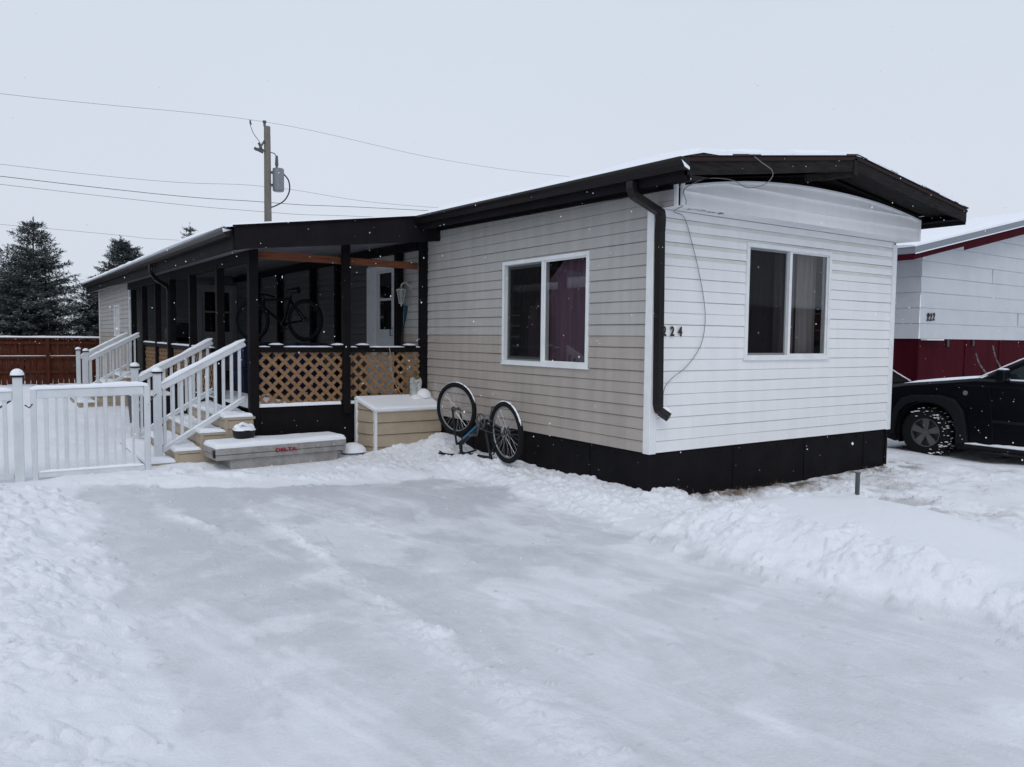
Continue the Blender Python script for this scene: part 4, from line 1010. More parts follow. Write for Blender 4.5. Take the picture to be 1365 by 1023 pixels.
mb.tube([head_t+Vector((-.22,.05,.0)), head_t+Vector((-.25,.12,.03))], .007, 6); mb.build('handlebar', PLASTIC, bk, smooth=True)
mb = MB(); mb.tube([seat_t, seat_t+Vector((0,-.03,-.10))], .012, 8); mb.prism([(-.14,-.0),(.12,.0),(.13,.04),(-.12,.05)], lambda a,b_,d: (seat_t.x+d, seat_t.y-.03+a, seat_t.z-.14+b_), -.06, .06); mb.build('saddle', PLASTIC, bk, bevel=.01)
mb = MB(); c = BB+Vector((-.055,0,0)); n = 40
ring = [c+Vector((0,math.cos(2*math.pi*k/n)*.09,math.sin(2*math.pi*k/n)*.09)) for k in range(n)]; mb.tube(ring, .010, 6, closed=True)
for k in range(5):
    a = k*1.2566; mb.tube([c, c+Vector((0,math.cos(a)*.09,math.sin(a)*.09))], .006, 5)
mb.tube([c-Vector((.01,0,0)), c+Vector((-.02,.05,-.165))], .010, 8); mb.tube([c+Vector((.12,0,0)), c+Vector((.13,-.05,.165))], .010, 8)
mb.box(c+Vector((-.12,.02,-.18)), c+Vector((-.03,.09,-.155))); mb.box(c+Vector((.14,-.09,.155)), c+Vector((.23,-.02,.18)))
mb.build('crankset', GREYMET, bk, smooth=True)
mb = MB(); c2 = rh+Vector((-.045,0,0)); r1, r2 = .092, .045
for s_ in (-1,1): mb.tube([c+Vector((0,0,s_*r1)), c2+Vector((0,0,s_*r2))], .004, 4)
mb.build('chain', GREYMET, bk)
mb = MB(); 
for k, rr_ in enumerate((.055,.047,.040,.032)): mb.cyl(c2+Vector((k*.006,0,0)), c2+Vector((k*.006+.002,0,0)), rr_, 20)
mb.tube([c2+Vector((-.01,0,0)), c2+Vector((-.02,-.05,.09)), c2+Vector((-.02,-.02,.13))], .010, 6); mb.build('derailleur', CHROME, bk)

# ================================================================== STAKE
stz = gz(1.1,-1.5)
mb = MB(); mb.box((1.085,-1.515,stz-.05),(1.115,-1.485,.44)); mb.box((1.08,-1.52,.435),(1.12,-1.48,.445))
tag(mb.build('marker_stake', GREYMET, bevel=.002), 'short grey metal stake standing in the snow drift before the white end wall', 'stake')

# ================================================================== BLACK BIN BY THE STAIRS, THINGS ON THE PORCH
bn = thing('storage_tub', (-3.1,9.2,0), 'black plastic garden bin behind the near stairs beside the porch', 'bin')
mb = MB()
bxo, byo = -3.02, 9.1
P = []
for z, e in ((.0,.26),(.04,.27),(.5,.30),(.52,.32),(.56,.32)):
    P.append([(bxo+a*e, byo+b_*e*1.2, z) for a, b_ in ((-1,-1),(1,-1),(1,1),(-1,1),(-1,-1))])
mb.grid(P); mb.add([P[-1][k] for k in range(4)], [(0,1,2,3)]); mb.build('bin_body', PLASTIC, bn, bevel=.01)
mb = MB(); snow_sheet(mb, [(bxo-.32,byo-.38,.56),(bxo+.32,byo-.38,.56),(bxo+.32,byo+.38,.56),(bxo-.32,byo+.38,.56)], .05, nu=8, nv=8); mb.build('snow_cap', SNOW, bn, smooth=True)
mb = MB(); mb.tube(smoothpath([(-3.5,6.9,1.0),(-3.6,7.0,.8),(-3.45,7.1,.55),(-3.55,7.2,.3),(-3.6,7.0,.1)]), .010, 8)
tag(mb.build('garden_hose', mat('pale_hose',(.6,.63,.65),.4), smooth=True), 'pale hose looped over the newel behind the gate', 'hose')

pb = thing('bicycle', (-1.34,7.27,1.5), 'black bicycle standing upright on storage totes under the porch roof', 'bicycle')
Rb = Vector((-1.04,6.84,1.855)); dB = Vector((math.cos(R(125)), math.sin(R(125)), 0)); nB = Vector((-dB.y, dB.x, 0))
LB = lambda s_, z, n=0: Rb+dB*s_+nB*n+Vector((0,0,z))
wheel(LB(0,0), nB, .315, 'rear_wheel', pb, .03, False); wheel(LB(1.05,0), nB, .315, 'front_wheel', pb, .03, False)
mb = MB(); bbp, stp, hdt, hdb = LB(.42,-.06), LB(.27,.40), LB(.80,.33), LB(.84,.22)
mb.tube([bbp, stp], .020, 8); mb.tube([stp+Vector((0,0,-.05)), hdt], .020, 8); mb.tube([bbp, hdb], .025, 8); mb.tube([hdb, hdt], .024, 8)
for n in (-.05,.05): mb.tube([LB(.42,-.06,n*.5), LB(0,0,n)], .012, 6); mb.tube([LB(.29,.33,n*.4), LB(0,0,n)], .011, 6); mb.tube([LB(.85,.22,n), LB(.92,.08,n), LB(1.05,0,n)], .015, 6)
mb.build('frame', BLACK, pb, smooth=True)
mb = MB(); mb.tube([LB(.27,.38), LB(.25,.47)], .014, 6); mb.tube([LB(.12,.49), LB(.22,.485), LB(.38,.47)], [.055,.045,.015], 8); mb.build('saddle', PLASTIC, pb, smooth=True)
mb = MB(); mb.tube([hdt, LB(.83,.42)], .016, 6); mb.tube(smoothpath([LB(.80,.40,-.27), LB(.86,.43,-.1), LB(.87,.43,0), LB(.86,.43,.1), LB(.80,.40,.27)]), .014, 6); mb.build('handlebar', PLASTIC, pb, smooth=True)
mb = MB(); mb.tube([LB(.42,-.06,-.06), LB(.42,-.06,.06)], .03, 8); mb.tube([LB(.42,-.06,-.07), LB(.52,-.19,-.07)], .010, 6); mb.tube([LB(.42,-.06,.07), LB(.32,.07,.07)], .010, 6)
ringb = [LB(.42+.085*math.cos(k*.2618), -.06+.085*math.sin(k*.2618), -.045) for k in range(24)]; mb.tube(ringb, .008, 5, closed=True); mb.build('crankset', PLASTIC, pb, smooth=True)
for (tx, ty, wh_) in ((-1.04,6.86,'under the rear wheel'),(-1.64,7.68,'under the front wheel')):
    for lv, nm_ in ((0,'lower'),(1,'upper')):
        z0 = DZ+.006+lv*.425; tt_ = thing('storage_tote', (tx,ty,z0), nm_+' dark blue storage tote stacked '+wh_+' of the porch bicycle', 'tote', 'blue totes stacked on the porch')
        mb = MB(); P = [[(tx+a*.25*e,ty+b_*.32*e,z0+z) for a,b_ in ((-1,-1),(1,-1),(1,1),(-1,1),(-1,-1))] for z, e in ((0,.86),(.37,1.0))]; mb.grid(P); mb.box((tx-.2,ty-.26,z0),(tx+.2,ty+.26,z0+.01)); mb.build('tote_body', NAVY, tt_)
        mb = MB(); mb.box((tx-.265,ty-.335,z0+.37),(tx+.265,ty+.335,z0+.412)); mb.build('tote_lid', NAVY, tt_, bevel=.01)
pd = thing('canoe_paddle', (-.35,4.75,DZ), 'blue bladed paddle leaning upright against the post at the porch corner', 'paddle')
mb = MB(); mb.tube([(-.42,4.80,DZ),(-.31,4.72,1.83)], .013, 8); mb.build('shaft', PLASTIC, pd)
mb = MB(); a = Vector((-.315,4.724,1.78)); dd = Vector((.11,-.08,1.18)).normalized(); sdv = dd.cross(Vector((.5,-.8,0))).normalized()
P = []
for tt, ww in ((0,.012),(.06,.03),(.14,.042),(.22,.047),(.27,.045),(.28,.03)): P.append([a+dd*tt-sdv*ww, a+dd*tt+sdv*ww])
mb.grid(P); bl = mb.build('blade', BLUEG, pd); sol = bl.modifiers.new('s','SOLIDIFY'); sol.thickness = .012
gr = thing('patio_grill', (-1.9,12.3,DZ), 'dark covered barbecue grill far back on the porch', 'grill')
mb = MB(); mb.tube([(-1.9,11.9,1.62),(-1.9,12.75,1.62)], .24, 16); mb.box((-2.1,11.9,1.3),(-1.7,12.75,1.55)); mb.build('grill_body', PLASTIC, gr, bevel=.02)
mb = MB(); mb.box((-2.1,11.45,1.42),(-1.72,11.9,1.46)); mb.box((-2.1,12.75,1.42),(-1.72,13.0,1.46)); mb.build('side_shelf', PLASTIC, gr)
for x, y in ((-2.08,11.95),(-1.72,11.95),(-2.08,12.7),(-1.72,12.7)): mb = MB(); mb.box((x-.02,y-.02,DZ),(x+.02,y+.02,1.35)); mb.build('leg', PLASTIC, gr)

# ================================================================== NEIGHBOUR HOUSE 222
nb = thing('neighbour_home', (10.6,3,0), 'neighbouring mobile home with white boards over maroon skirting, numbered 222', 'mobile home')
NX0, NX1, NY0, NY1 = 10.57, 18.5, 3.0, 16.
ZS = 1.68; nc = .321
mb = MB()
for k in range(44):
    xa = k*.18; zt = min(3.33+(NX0+xa-9.6)*.205, 3.33+6.4*.205-max(0, NX0+xa-16)*.205)-.06
    siding(mb, (NX0,NY0,0), (1,0,0), (0,-1,0), xa, xa+.18, ZS, zt, course=nc, zb=ZS, dep=.012, gap=.03)
siding(mb, (NX0,NY0,0), (0,1,0), (-1,0,0), 0, NY1-NY0, ZS, 3.7, course=nc, zb=ZS, dep=.012, gap=.03)
for x, k in ((3.05,4),(4.42,1),(5.6,5)):
    mb.box((NX0+x-.004,NY0-.018,ZS+k*nc+.01),(NX0+x+.004,NY0-.002,ZS+(k+1)*nc-.01),1)
mb.build('wall', [NBWHITE, mat('grey_joint',(.3,.31,.34),.7)], nb)
mb = MB(); mb.box((NX0+.02,NY0+.01,-.3),(NX1,NY0+.04,ZS)); mb.box((NX0+.02,NY0+.04,-.3),(NX0+.05,NY1,ZS)); mb.box((NX0+.0,NY0-.01,-.3),(NX0+.06,NY0+.05,ZS-.003))
for x in (1.95, 3.55, 5.1): mb.box((NX0+x,NY0-.01,-.3),(NX0+x+.04,NY0+.01,ZS-.004))
mb.box((NX0+.06,NY0-.004,.30),(NX1,NY0+.009,.36)); mb.build('skirting', MAROON, nb)
mb = MB(); mb.box((NX0+.05,NY0-.14,ZS-.03),(NX0+.75,NY0-.02,ZS-.005)); mb.build('ledge', TRIM, nb)
mb = MB(); mb.box((NX0+1.13,NY0-.02,ZS-.16),(NX0+1.22,NY0+.0,ZS-.02)); mb.box((NX0+2.25,NY0-.02,ZS-.14),(NX0+2.33,NY0+.0,ZS-.02)); mb.build('vent_hole', INK, nb)
RX0, RXM = 9.6, 16.; RZ0 = 3.33; SL = .205; RY0 = 2.65
RZM = RZ0+(RXM-RX0)*SL; RX1 = 22.4
def rake(mb, dz0, dz1, y0, y1, x0=RX0, mi=0):
    for (xa,za,xb,zb_) in ((x0,RZ0+(x0-RX0)*SL,RXM,RZM),(RXM,RZM,RX1,RZ0)):
        vs = [(xa,y0,za+dz0),(xb,y0,zb_+dz0),(xb,y0,zb_+dz1),(xa,y0,za+dz1)]; vs += [(x,y1,z) for x,y,z in vs]
        mb.add(vs, [(0,1,2,3),(7,6,5,4),(0,4,5,1),(1,5,6,2),(2,6,7,3),(3,7,4,0)], mi)
mb = MB(); rake(mb, 0, .13, RY0-.02, NY1+.3); mb.build('roof', mat('grey_metal_roof_edge',(.20,.225,.26),.4,metal=.3), nb)
mb = MB(); rake(mb, -.12, -.004, RY0, RY0+.03); mb.box((RX0,RY0+.03,RZ0-.12),(RX0+.03,NY1+.3,RZ0-.004)); rake(mb,-.2,-.125,RY0+.0,RY0+.03,x0=11.6); mb.build('fascia', MAROON, nb)
mb = MB(); rake(mb, -.012, .006, RY0-.045, RY0-.021); mb.build('snow_line', SNOW, nb)
mb = MB()
P = []
for i, y in enumerate([RY0-.03,RY0-.025,RY0+.05,RY0+.2,4,8,12,NY1+.3]):
    hh = (0,.04,.07,.085)[min(i,3)]
    P.append([(x, y, (RZ0+(x-RX0)*SL if x < RXM else RZM-(x-RXM)*SL)+.132+hh*e) for x, e in ((RX0-.02,0),(RX0-.03,.6),(RX0+.08,1),(11.5,1.1),(13,1.05),(14.5,1),(RXM,1),(19,1),(RX1-.05,1),(RX1,0))])
mb.grid(P); mb.build('roof_snow', SNOW, nb, smooth=True)
mb = MB(); mb.add([(RX0,RY0,RZ0-.1),(RXM,RY0,RZM-.1),(RXM,NY1,RZM-.1),(RX0,NY1,RZ0-.1)],[(0,1,2,3)]); mb.build('soffit', TRIM, nb)
for k, (ch, dx, dzz) in enumerate((('2',0,.0),('2',.115,.0),('2',.23,.012))): text('house_number_digit', ch, (NX0+.24+dx,NY0-.022,2.06+dzz), (R(90),0,0), .215, INK, nb, .004, font_shear=.25, bold=.009, sx=.8)
mb = MB(); mb.cyl((NX0+.30,NY0-.026,2.17),(NX0+.30,NY0-.020,2.17),.045,10); mb.build('peeled_sticker', INK, nb)

# ================================================================== SUV
def car_body(parent, xs_l, xs_r, poly, mat_, zg, tum=.02, name='body'):
    mb = MB(); n = len(poly); L = []
    W2 = xs_r-xs_l
    for x, shr in ((xs_l+.0,.03),(xs_l+.035,0),(xs_r-.035,0),(xs_r,.03)):
        L.append([(x, y, z) for y, z in poly])
    vs = []
    cy = sum(p[0] for p in poly)/n; 
    for k, (x, s_) in enumerate(((xs_l,.035),(xs_l+.05,0),(xs_r-.05,0),(xs_r,.035))):
        for y, z in poly:
            zz = z; yy = y
            if s_ and z > .75: zz = z-s_*1.2
            if s_: yy = y-(.06 if y > .9+.3 else 0)
            vs.append((x,yy,zz))
    fs = [tuple(range(n-1,-1,-1)), tuple(range(3*n,4*n))]
    for k in range(3): fs += [(k*n+i, k*n+(i+1)%n, (k+1)*n+(i+1)%n, (k+1)*n+i) for i in range(n)]
    mb.add(vs, fs); return mb.build(name, mat_, parent, bevel=.012, smooth=False)
def arc(cy, cz, r, a0, a1, n=14): return [(cy+r*math.cos(R(a0+(a1-a0)*i/n)), cz+r*math.sin(R(a0+(a1-a0)*i/n))) for i in range(n+1)]
suv = thing('parked_suv', (7.32,-.8,-.13), 'dark blue SUV with snow on its hood, nose towards the neighbouring home', 'SUV')
HF, HR, HZ = .66, -2.04, .24
poly = [(1.12,.06),(1.33,.10),(1.42,.24),(1.41,.52),(1.33,.60),(1.28,.84),(1.20,.935),(1.0,.975),(.4,1.045),(-.02,1.10),(-.12,1.10),(-2.96,1.08),(-3.03,.9),(-3.04,.45),(-3.10,.42),(-3.10,.2),(-3.0,.10)]
poly += [(HR-.50,.08)]+arc(HR,HZ,.46,200,-20,16)+[(HR+.50,.06),(HF-.50,.06)]+arc(HF,HZ,.46,200,-20,16)
car_body(suv, 6.42, 8.22, poly, CARP, -.13)
mb = MB()   # greenhouse
gl = [(-.02,1.07),(-.98,1.60),(-1.2,1.655),(-2.6,1.66),(-2.85,1.58),(-2.98,1.07)]
vs = []; 
for x, top in ((6.46,6.62),(8.18,8.02)):
    for y, z in gl: vs.append((x+(top-x)*(z-1.07)/.59, y, z))
n = 6
mb.add(vs, [(5,4,3,2,1,0),(6,7,8,9,10,11)]+[(i,(i+1)%6,6+(i+1)%6,6+i) for i in range(6)])
mb.build('cabin', CARP, suv, bevel=.03)
def side_x(z, off=-.006): return 6.46+(.16)*(z-1.07)/.59+off
mb = MB()
for pl in ([(-.42,1.10),(-.95,1.11),(-1.12,1.56),(-1.02,1.55),(-.43,1.2)],[(-1.0,1.11),(-1.62,1.11),(-1.62,1.59),(-1.18,1.58)],[(-1.70,1.11),(-2.35,1.11),(-2.30,1.58),(-1.70,1.59)],[(-2.42,1.12),(-2.86,1.12),(-2.74,1.52),(-2.38,1.56)]):
    mb.add([(side_x(z),y,z) for y,z in pl],[tuple(range(len(pl)))]); mb.add([(14.64-side_x(z),y,z) for y,z in pl],[tuple(range(len(pl)))])
mb.add([(6.60,-.06,1.10),(8.04,-.06,1.10),(7.94,-.94,1.585),(6.70,-.94,1.585)],[(0,1,2,3)])
mb.v = mb.v[:-4]+[(6.56,-.05,1.10),(8.08,-.05,1.10),(7.96,-.95,1.60),(6.68,-.95,1.60)]
mb.build('windows', mat('tinted_car_glass',(.012,.022,.024),.06,spec=.8), suv)
# flares, sill step, door seams
for hy in (HF, HR):
    mb = MB()
    fo = [(-.64,-.10),(-.60,.16),(-.55,.38),(-.42,.54),(-.22,.585),(.22,.56),(.38,.50),(.49,.34),(.53,.16),(.55,-.06)]
    fi = [(-.47,-.10),(-.455,.12),(-.40,.30),(-.28,.42),(-.14,.47),(.14,.47),(.28,.42),(.40,.30),(.455,.12),(.47,-.06)]
    vs = [];
    for (a,b_) in fo: vs += [(6.415,hy+a,HZ+b_),(6.37,hy+a*.985,HZ+b_*.985)]
    for (a,b_) in fi: vs += [(6.365,hy+a,HZ+b_),(6.44,hy+a,HZ+b_)]
    n = 10; fs = []
    for i in range(n-1):
        o0, o1 = 2*i, 2*i+2; i0, i1 = 2*n+2*i, 2*n+2*i+2
        fs += [(o0,o1,o1+1,o0+1),(o0+1,o1+1,i1,i0),(i0,i1,i1+1,i0+1)]
    mb.add(vs, fs)
    mb.build('wheel_flare', CARB, suv, bevel=.01)
    mb = MB(); P = []
    for (ya,za) in arc(hy,HZ,.455,205,-25,18): P.append([(6.45,ya,za),(6.85,ya,za)])
    mb.grid(P); mb.add([(6.85,y,z) for y,z in arc(hy,HZ,.455,205,-25,18)],[tuple(range(19))]); mb.build('wheel_well', RUBBER, suv)
mb = MB(); mb.box((6.30,-1.55,.10),(6.42,.04,.15)); sill = mb.build('side_step', CARB, suv, bevel=.012)
mb = MB(); snow_strip(mb,(6.36,.04,.15),(6.36,-1.5,.15),.08,.03,jit=.6); mb.build('snow_cap', SNOW, sill, smooth=True)
mb = MB()
for a, b_ in (((6.414,-.30,.2),(6.414,-.22,1.0)),((6.414,-1.27,.2),(6.414,-1.27,1.05)),((6.414,-2.0,.75),(6.414,-2.1,1.05))): mb.beam(a,b_,.004,.008,up=(0,1,0))
mb.beam((6.412,-.28,.50),(6.412,-2.0,.50),.012,.04); mb.beam((6.414,.25,.99),(6.414,-2.9,1.0),.006,.012)
mb.build('door_seams', CARB, suv)
mb = MB(); mb.box((6.36,-.95,.90),(6.405,-1.12,.93)); mb.build('door_handle', CARB, suv, bevel=.006)
mb = MB(); mb.box((6.22,-.50,1.06),(6.40,-.36,1.24)); mi_ = mb.build('wing_mirror', CARP, suv, bevel=.03); mb = MB(); snow_strip(mb,(6.25,-.43,1.24),(6.38,-.43,1.24),.11,.02,n=4); mb.build('snow_cap', SNOW, mi_, smooth=True)
mb = MB(); mb.cyl((6.41,.10,.88),(6.416,.10,.88),.035,16); mb.build('fender_badge', CHROME, suv)
mb = MB(); mb.box((6.44,1.385,.62),(6.80,1.42,.80)); mb.build('headlight', mat('headlight_lens',(.3,.31,.33),.1), suv, bevel=.02)
mb = MB(); mb.box((7.84,1.385,.62),(8.2,1.42,.80)); mb.build('headlight', MATS['headlight_lens'], suv, bevel=.02)
mb = MB(); mb.box((6.408,1.22,.30),(6.45,1.40,.40)); mb.build('marker_light', AMBER, suv, bevel=.008)
mb = MB(); mb.box((6.40,1.18,.12),(8.24,1.46,.42)); mb.build('bumper', CARB, suv, bevel=.03)
mb = MB()
for k in range(7): mb.box((6.95+k*.11,1.37,.60),(7.02+k*.11,1.395,.85))
mb.build('grille', CHROME, suv)
mb = MB(); P = []
for y, z in ((1.20,.925),(1.15,.95),(1.0,.988),(.7,1.03),(.4,1.065),(.1,1.09),(-.04,1.105)):
    P.append([(6.60,y,z-.02),(6.66,y,z+.006),(6.8,y,z+.016+random.uniform(-.004,.006)),(7.3,y,z+.03),(7.9,y,z+.03),(8.1,y,z+.01),(8.15,y,z-.03)])
mb.grid(P); mb.build('hood_snow', SNOW, suv, smooth=True)
mb = MB(); snow_strip(mb, (6.50,-.03,1.10),(6.655,-.95,1.60),.05,.02,jit=.5); mb.box((6.44,-.40,1.085),(6.47,-1.2,1.105)); mb.build('snow_edge', SNOW, suv, smooth=True)
for a, b_ in (((6.98,.06,1.13),(7.0,.25,1.45)),((6.99,-.16,1.16),(7.0,.02,1.57))):
    mb = MB(); mb.tube(smoothpath([a, (Vector(a).lerp(Vector(b_),.5)+Vector((0,.03,.0))), b_]), [.011]*5+[.009]*5+[.006], 6); mb.build('wiper', mat('snowy_wiper',(.20,.20,.22),.7,noise=.8,nscale=25), suv, smooth=True)
def car_wheel(cx_, cy_, cz_, sgn, parent):
    mb = MB(); n = 40
    prof = [(.0,.215),(-.012,.30),(-.005,.345),(.02,.368),(.12,.372),(.21,.368),(.235,.345),(.235,.2)]
    P = [[(cx_+sgn*a, cy_+r_*math.cos(2*math.pi*k/n), cz_+r_*math.sin(2*math.pi*k/n)) for a, r_ in prof] for k in range(n+1)]
    mb.grid(P)
    for k in range(n):
        a = 2*math.pi*(k+.5)/n
        for o_ in (.03,.13):
            p = Vector((cx_+sgn*o_, cy_+.372*math.cos(a), cz_+.372*math.sin(a))); q = p+Vector((sgn*.08,0,0)); mb.beam(p,q,.035,.016,up=(0,math.cos(a),math.sin(a)))
    wh = mb.build('wheel', RUBBER, parent, smooth=True)
    mb = MB()
    P = [[(cx_+sgn*a, cy_+r_*math.cos(2*math.pi*k/n), cz_+r_*math.sin(2*math.pi*k/n)) for a, r_ in ((.0,.225),(.0,.205),(.03,.198),(.10,.19))] for k in range(n+1)]; mb.grid(P)
    for k in range(5):
        a = R(90+72*k); d = Vector((0,math.cos(a),math.sin(a))); t2 = Vector((0,-math.sin(a),math.cos(a))); c = Vector((cx_,cy_,cz_))
        vs = [c+d*.03+t2*.03, c+d*.03-t2*.03, c+d*.205-t2*.055, c+d*.205+t2*.055]
        f_ = [v+Vector((sgn*.008,0,0)) for v in vs]; b2 = [v+Vector((sgn*.05,0,0)) for v in vs]
        mb.add(f_+b2, [(0,1,2,3),(0,4,5,1),(1,5,6,2),(2,6,7,3),(3,7,4,0)])
    mb.cyl((cx_+sgn*.0,cy_,cz_),(cx_+sgn*.05,cy_,cz_),.045,14); mb.build('rim', RIM, wh)
    mb = MB(); mb.cyl((cx_+sgn*.09,cy_,cz_),(cx_+sgn*.10,cy_,cz_),.2,24); mb.build('brake_disc', GREYMET, wh)
    return wh
whf = car_wheel(6.43, HF, HZ, 1, suv); car_wheel(6.43, HR, HZ, 1, suv); car_wheel(8.21, HF, HZ, -1, suv); car_wheel(8.21, HR, HZ, -1, suv)
mb = MB()
for k in range(120):
    a = R(random.uniform(-75,130)); o_ = random.uniform(.0,.22) if random.random() < .7 else -.01; r_ = .372 if o_ > 0 else random.uniform(.26,.36)
    if o_ > 0 and R(0)>a and False: continue
    p = Vector((6.43+o_, HF-r_*math.cos(a), HZ+r_*math.sin(a))); s_ = random.uniform(.008,.028)
    snow_dome(mb, p, s_, s_*.5, n=6, rings=2)
tag(mb.build('snow_patches', SNOW, whf, smooth=True), kind='stuff')

# ---- second car, side-on between the two homes; only its windshield corner shows
c2_ = thing('parked_car', (7.7,3.0,-.1), 'black car glimpsed between the two homes, its snowy windshield pillar beyond the SUV hood', 'car')
CY0, CY1 = 2.2, 3.85
body2 = [(5.4,.12),(5.3,.3),(5.32,.66),(5.5,.80),(6.1,.84),(8.9,.86),(9.5,.78),(9.95,.66),(10.0,.4),(9.9,.12)]
mb = MB(); mb.prism(body2, lambda a,b_,d: (a,d,b_), CY0, CY1); mb.build('body', mat('black_car_paint',(.006,.004,.005),.5,spec=.1), c2_, bevel=.05)
gl2 = [(5.9,.84),(6.3,1.20),(6.8,1.30),(7.6,1.31),(8.05,1.215),(8.86,.865)]
mb = MB(); vs = [(x,y+sg*(z-.84)*.3,z) for y,sg in ((CY0+.04,1),(CY1-.04,-1)) for x,z in gl2]
mb.add(vs, [(5,4,3,2,1,0),(6,7,8,9,10,11)]+[(i,(i+1)%6,6+(i+1)%6,6+i) for i in range(6)]); mb.build('cabin', mat('black_car_glass',(.005,.005,.006),.6,spec=.06), c2_, bevel=.02)
mb = MB(); mb.tube([(8.90,CY0+.04,.885),(8.5,CY0+.09,1.045),(8.08,CY0+.14,1.225),(7.6,CY0+.18,1.325)], .012, 6); mb.build('snow_cap', SNOW, c2_, smooth=True)
for x in (6.15,9.15):
    for y0_ in (CY0-.01, CY1-.2): mb = MB(); mb.cyl((x,y0_,.22),(x,y0_+.21,.22),.32,28); mb.build('wheel', RUBBER, c2_, bevel=.03)

def simple_home(name, x0, x1, y0, y1, h, wallm, lab, axis='x'):
    t_h = thing(name, ((x0+x1)/2,(y0+y1)/2,0), lab, 'mobile home')
    mb = MB(); siding(mb,(x0,y0,0),(1,0,0),(0,-1,0),0,x1-x0,.5,h,course=.2,zb=.5); siding(mb,(x0,y1,0),(1,0,0),(0,1,0),0,x1-x0,.5,h,course=.2,zb=.5)
    siding(mb,(x0,y0,0),(0,1,0),(-1,0,0),0,y1-y0,.5,h,course=.2,zb=.5); siding(mb,(x1,y0,0),(0,1,0),(1,0,0),0,y1-y0,.5,h,course=.2,zb=.5); mb.build('wall', wallm, t_h)
    mb = MB(); mb.box((x0+.03,y0+.03,-.4),(x1-.03,y1-.03,.5)); mb.build('skirting', SKIRT, t_h)
    mb = MB(); e = .35
    if axis == 'x': pr = [(y0-e,h-.03),(y1+e,h-.03),(y1+e,h+.12),((y0+y1)/2,h+.75),(y0-e,h+.12)]; mb.prism(pr, lambda a,b_,d: (d,a,b_), x0-e, x1+e)
    else: pr = [(x0-e,h-.03),(x1+e,h-.03),(x1+e,h+.12),((x0+x1)/2,h+.75),(x0-e,h+.12)]; mb.prism(pr, lambda a,b_,d: (a,d,b_), y0-e, y1+e)
    rf_ = mb.build('roof', SHING, t_h)
    mb = MB(); pr2 = [(pr[2][0]+.01,pr[2][1]-.02),(pr[2][0],pr[2][1]+.12),(pr[3][0],pr[3][1]+.12),(pr[4][0],pr[4][1]+.12),(pr[4][0]-.01,pr[4][1]-.02)]
    pr2 = pr2+[(pr[3][0],pr[3][1]+.004)]
    if axis == 'x': mb.prism(pr2, lambda a,b_,d: (d,a,b_), x0-e-.01, x1+e+.01)
    else: mb.prism(pr2, lambda a,b_,d: (a,d,b_), y0-e-.01, y1+e+.01)
    mb.build('roof_snow', SNOW, rf_)
    for k in range(3):
        mb = MB()
        if axis == 'x': c = x0+(x1-x0)*(.2+.3*k); mb.box((c-.6,y1+.0,1.3),(c+.6,y1+.04,2.4))
        else: c = y0+(y1-y0)*(.2+.3*k); mb.box((x1+.0,c-.6,1.3),(x1+.04,c+.6,2.4))
        mb.build('window', mat('dark_window',(.01,.01,.012),.1), t_h)
simple_home('mobile_home', 14, 33, -24, -19.5, 3.2, mat('dark_red_board',(.09,.02,.025),.7), 'dark red mobile home across the street, added unseen behind the camera for window reflections')  # unseen home added for the end window to reflect
simple_home('mobile_home', -16.5, -12.2, 3, 21, 3.3, mat('dark_brown_board',(.07,.05,.04),.7), 'dark brown mobile home added out of view on the left lot for window reflections', 'y')  # unseen home added to darken the side window's reflection

# ================================================================== UTILITY POLE AND WIRES
up = thing('utility_pole', (4.08,26,0), 'weathered wooden utility pole carrying a grey transformer behind the roof', 'utility pole')
mb = MB(); mb.tube([(4.10,26,-.2),(4.09,26,4),(4.08,26,9.95)], [.165,.155,.125], 14); mb.build('pole', POLE, up, smooth=True)
mb = MB(); tc_ = (4.50,26,0)
mb.tube([(4.50,25.95,7.42),(4.50,25.95,7.46),(4.50,25.95,8.26),(4.50,25.95,8.33),(4.50,25.95,8.36)], [.19,.225,.225,.215,.10], 20); tr_ = mb.build('transformer', TRAFO, up, smooth=True)
mb = MB(); mb.box((4.16,25.93,7.6),(4.3,25.99,7.7)); mb.box((4.16,25.93,8.1),(4.3,25.99,8.2)); mb.build('bracket', GREYMET, tr_)
mb = MB()
mb.tube([(4.44,25.95,8.36),(4.44,25.95,8.46)], .05, 8); mb.tube([(4.44,25.95,8.46),(4.44,25.95,8.84)], [.075,.05], 8); mb.tube([(4.44,25.95,8.80),(4.35,25.95,8.92),(4.15,25.98,8.95)], .02, 6)
mb.build('bushing', GREYMET, tr_, smooth=True)
mb = MB(); mb.cyl((3.98,26,9.95),(3.98,26,10.08),.05,8); mb.cyl((3.98,26,10.08),(3.98,26,10.16),.075,8); mb.build('insulator', GREYMET, up)
mb = MB(); mb.tube([(4.0,25.95,8.95),(3.82,25.95,9.02),(3.72,25.95,9.25)], .04, 6); mb.tube([(3.95,25.95,9.35),(3.75,25.95,9.02),(3.6,25.95,8.95)], .045, 6); mb.tube([(3.55,25.95,9.02),(3.9,25.95,8.9)], .06, 8); mb.build('fuse_cutout', GREYMET, up, smooth=True)
mb = MB(); mb.tube(smoothpath([(3.42,26,10.06),(3.43,25.98,9.85),(3.55,25.95,9.55),(3.75,25.95,9.3),(3.88,25.95,9.0)]), .012, 5)
mb.tube(smoothpath([(4.72,25.95,8.15),(4.92,25.95,7.9),(4.95,25.95,7.5),(4.75,25.95,7.1),(4.4,25.95,6.85),(4.18,25.98,6.75)]), .028, 6); mb.build('leads', PLASTIC, up, smooth=True)
mb = MB(); mb.tube([(3.42,26,10.09),(3.42,26,9.97),(3.47,26,9.94)], .035, 6); mb.build('tap_clamp', GREYMET, up)
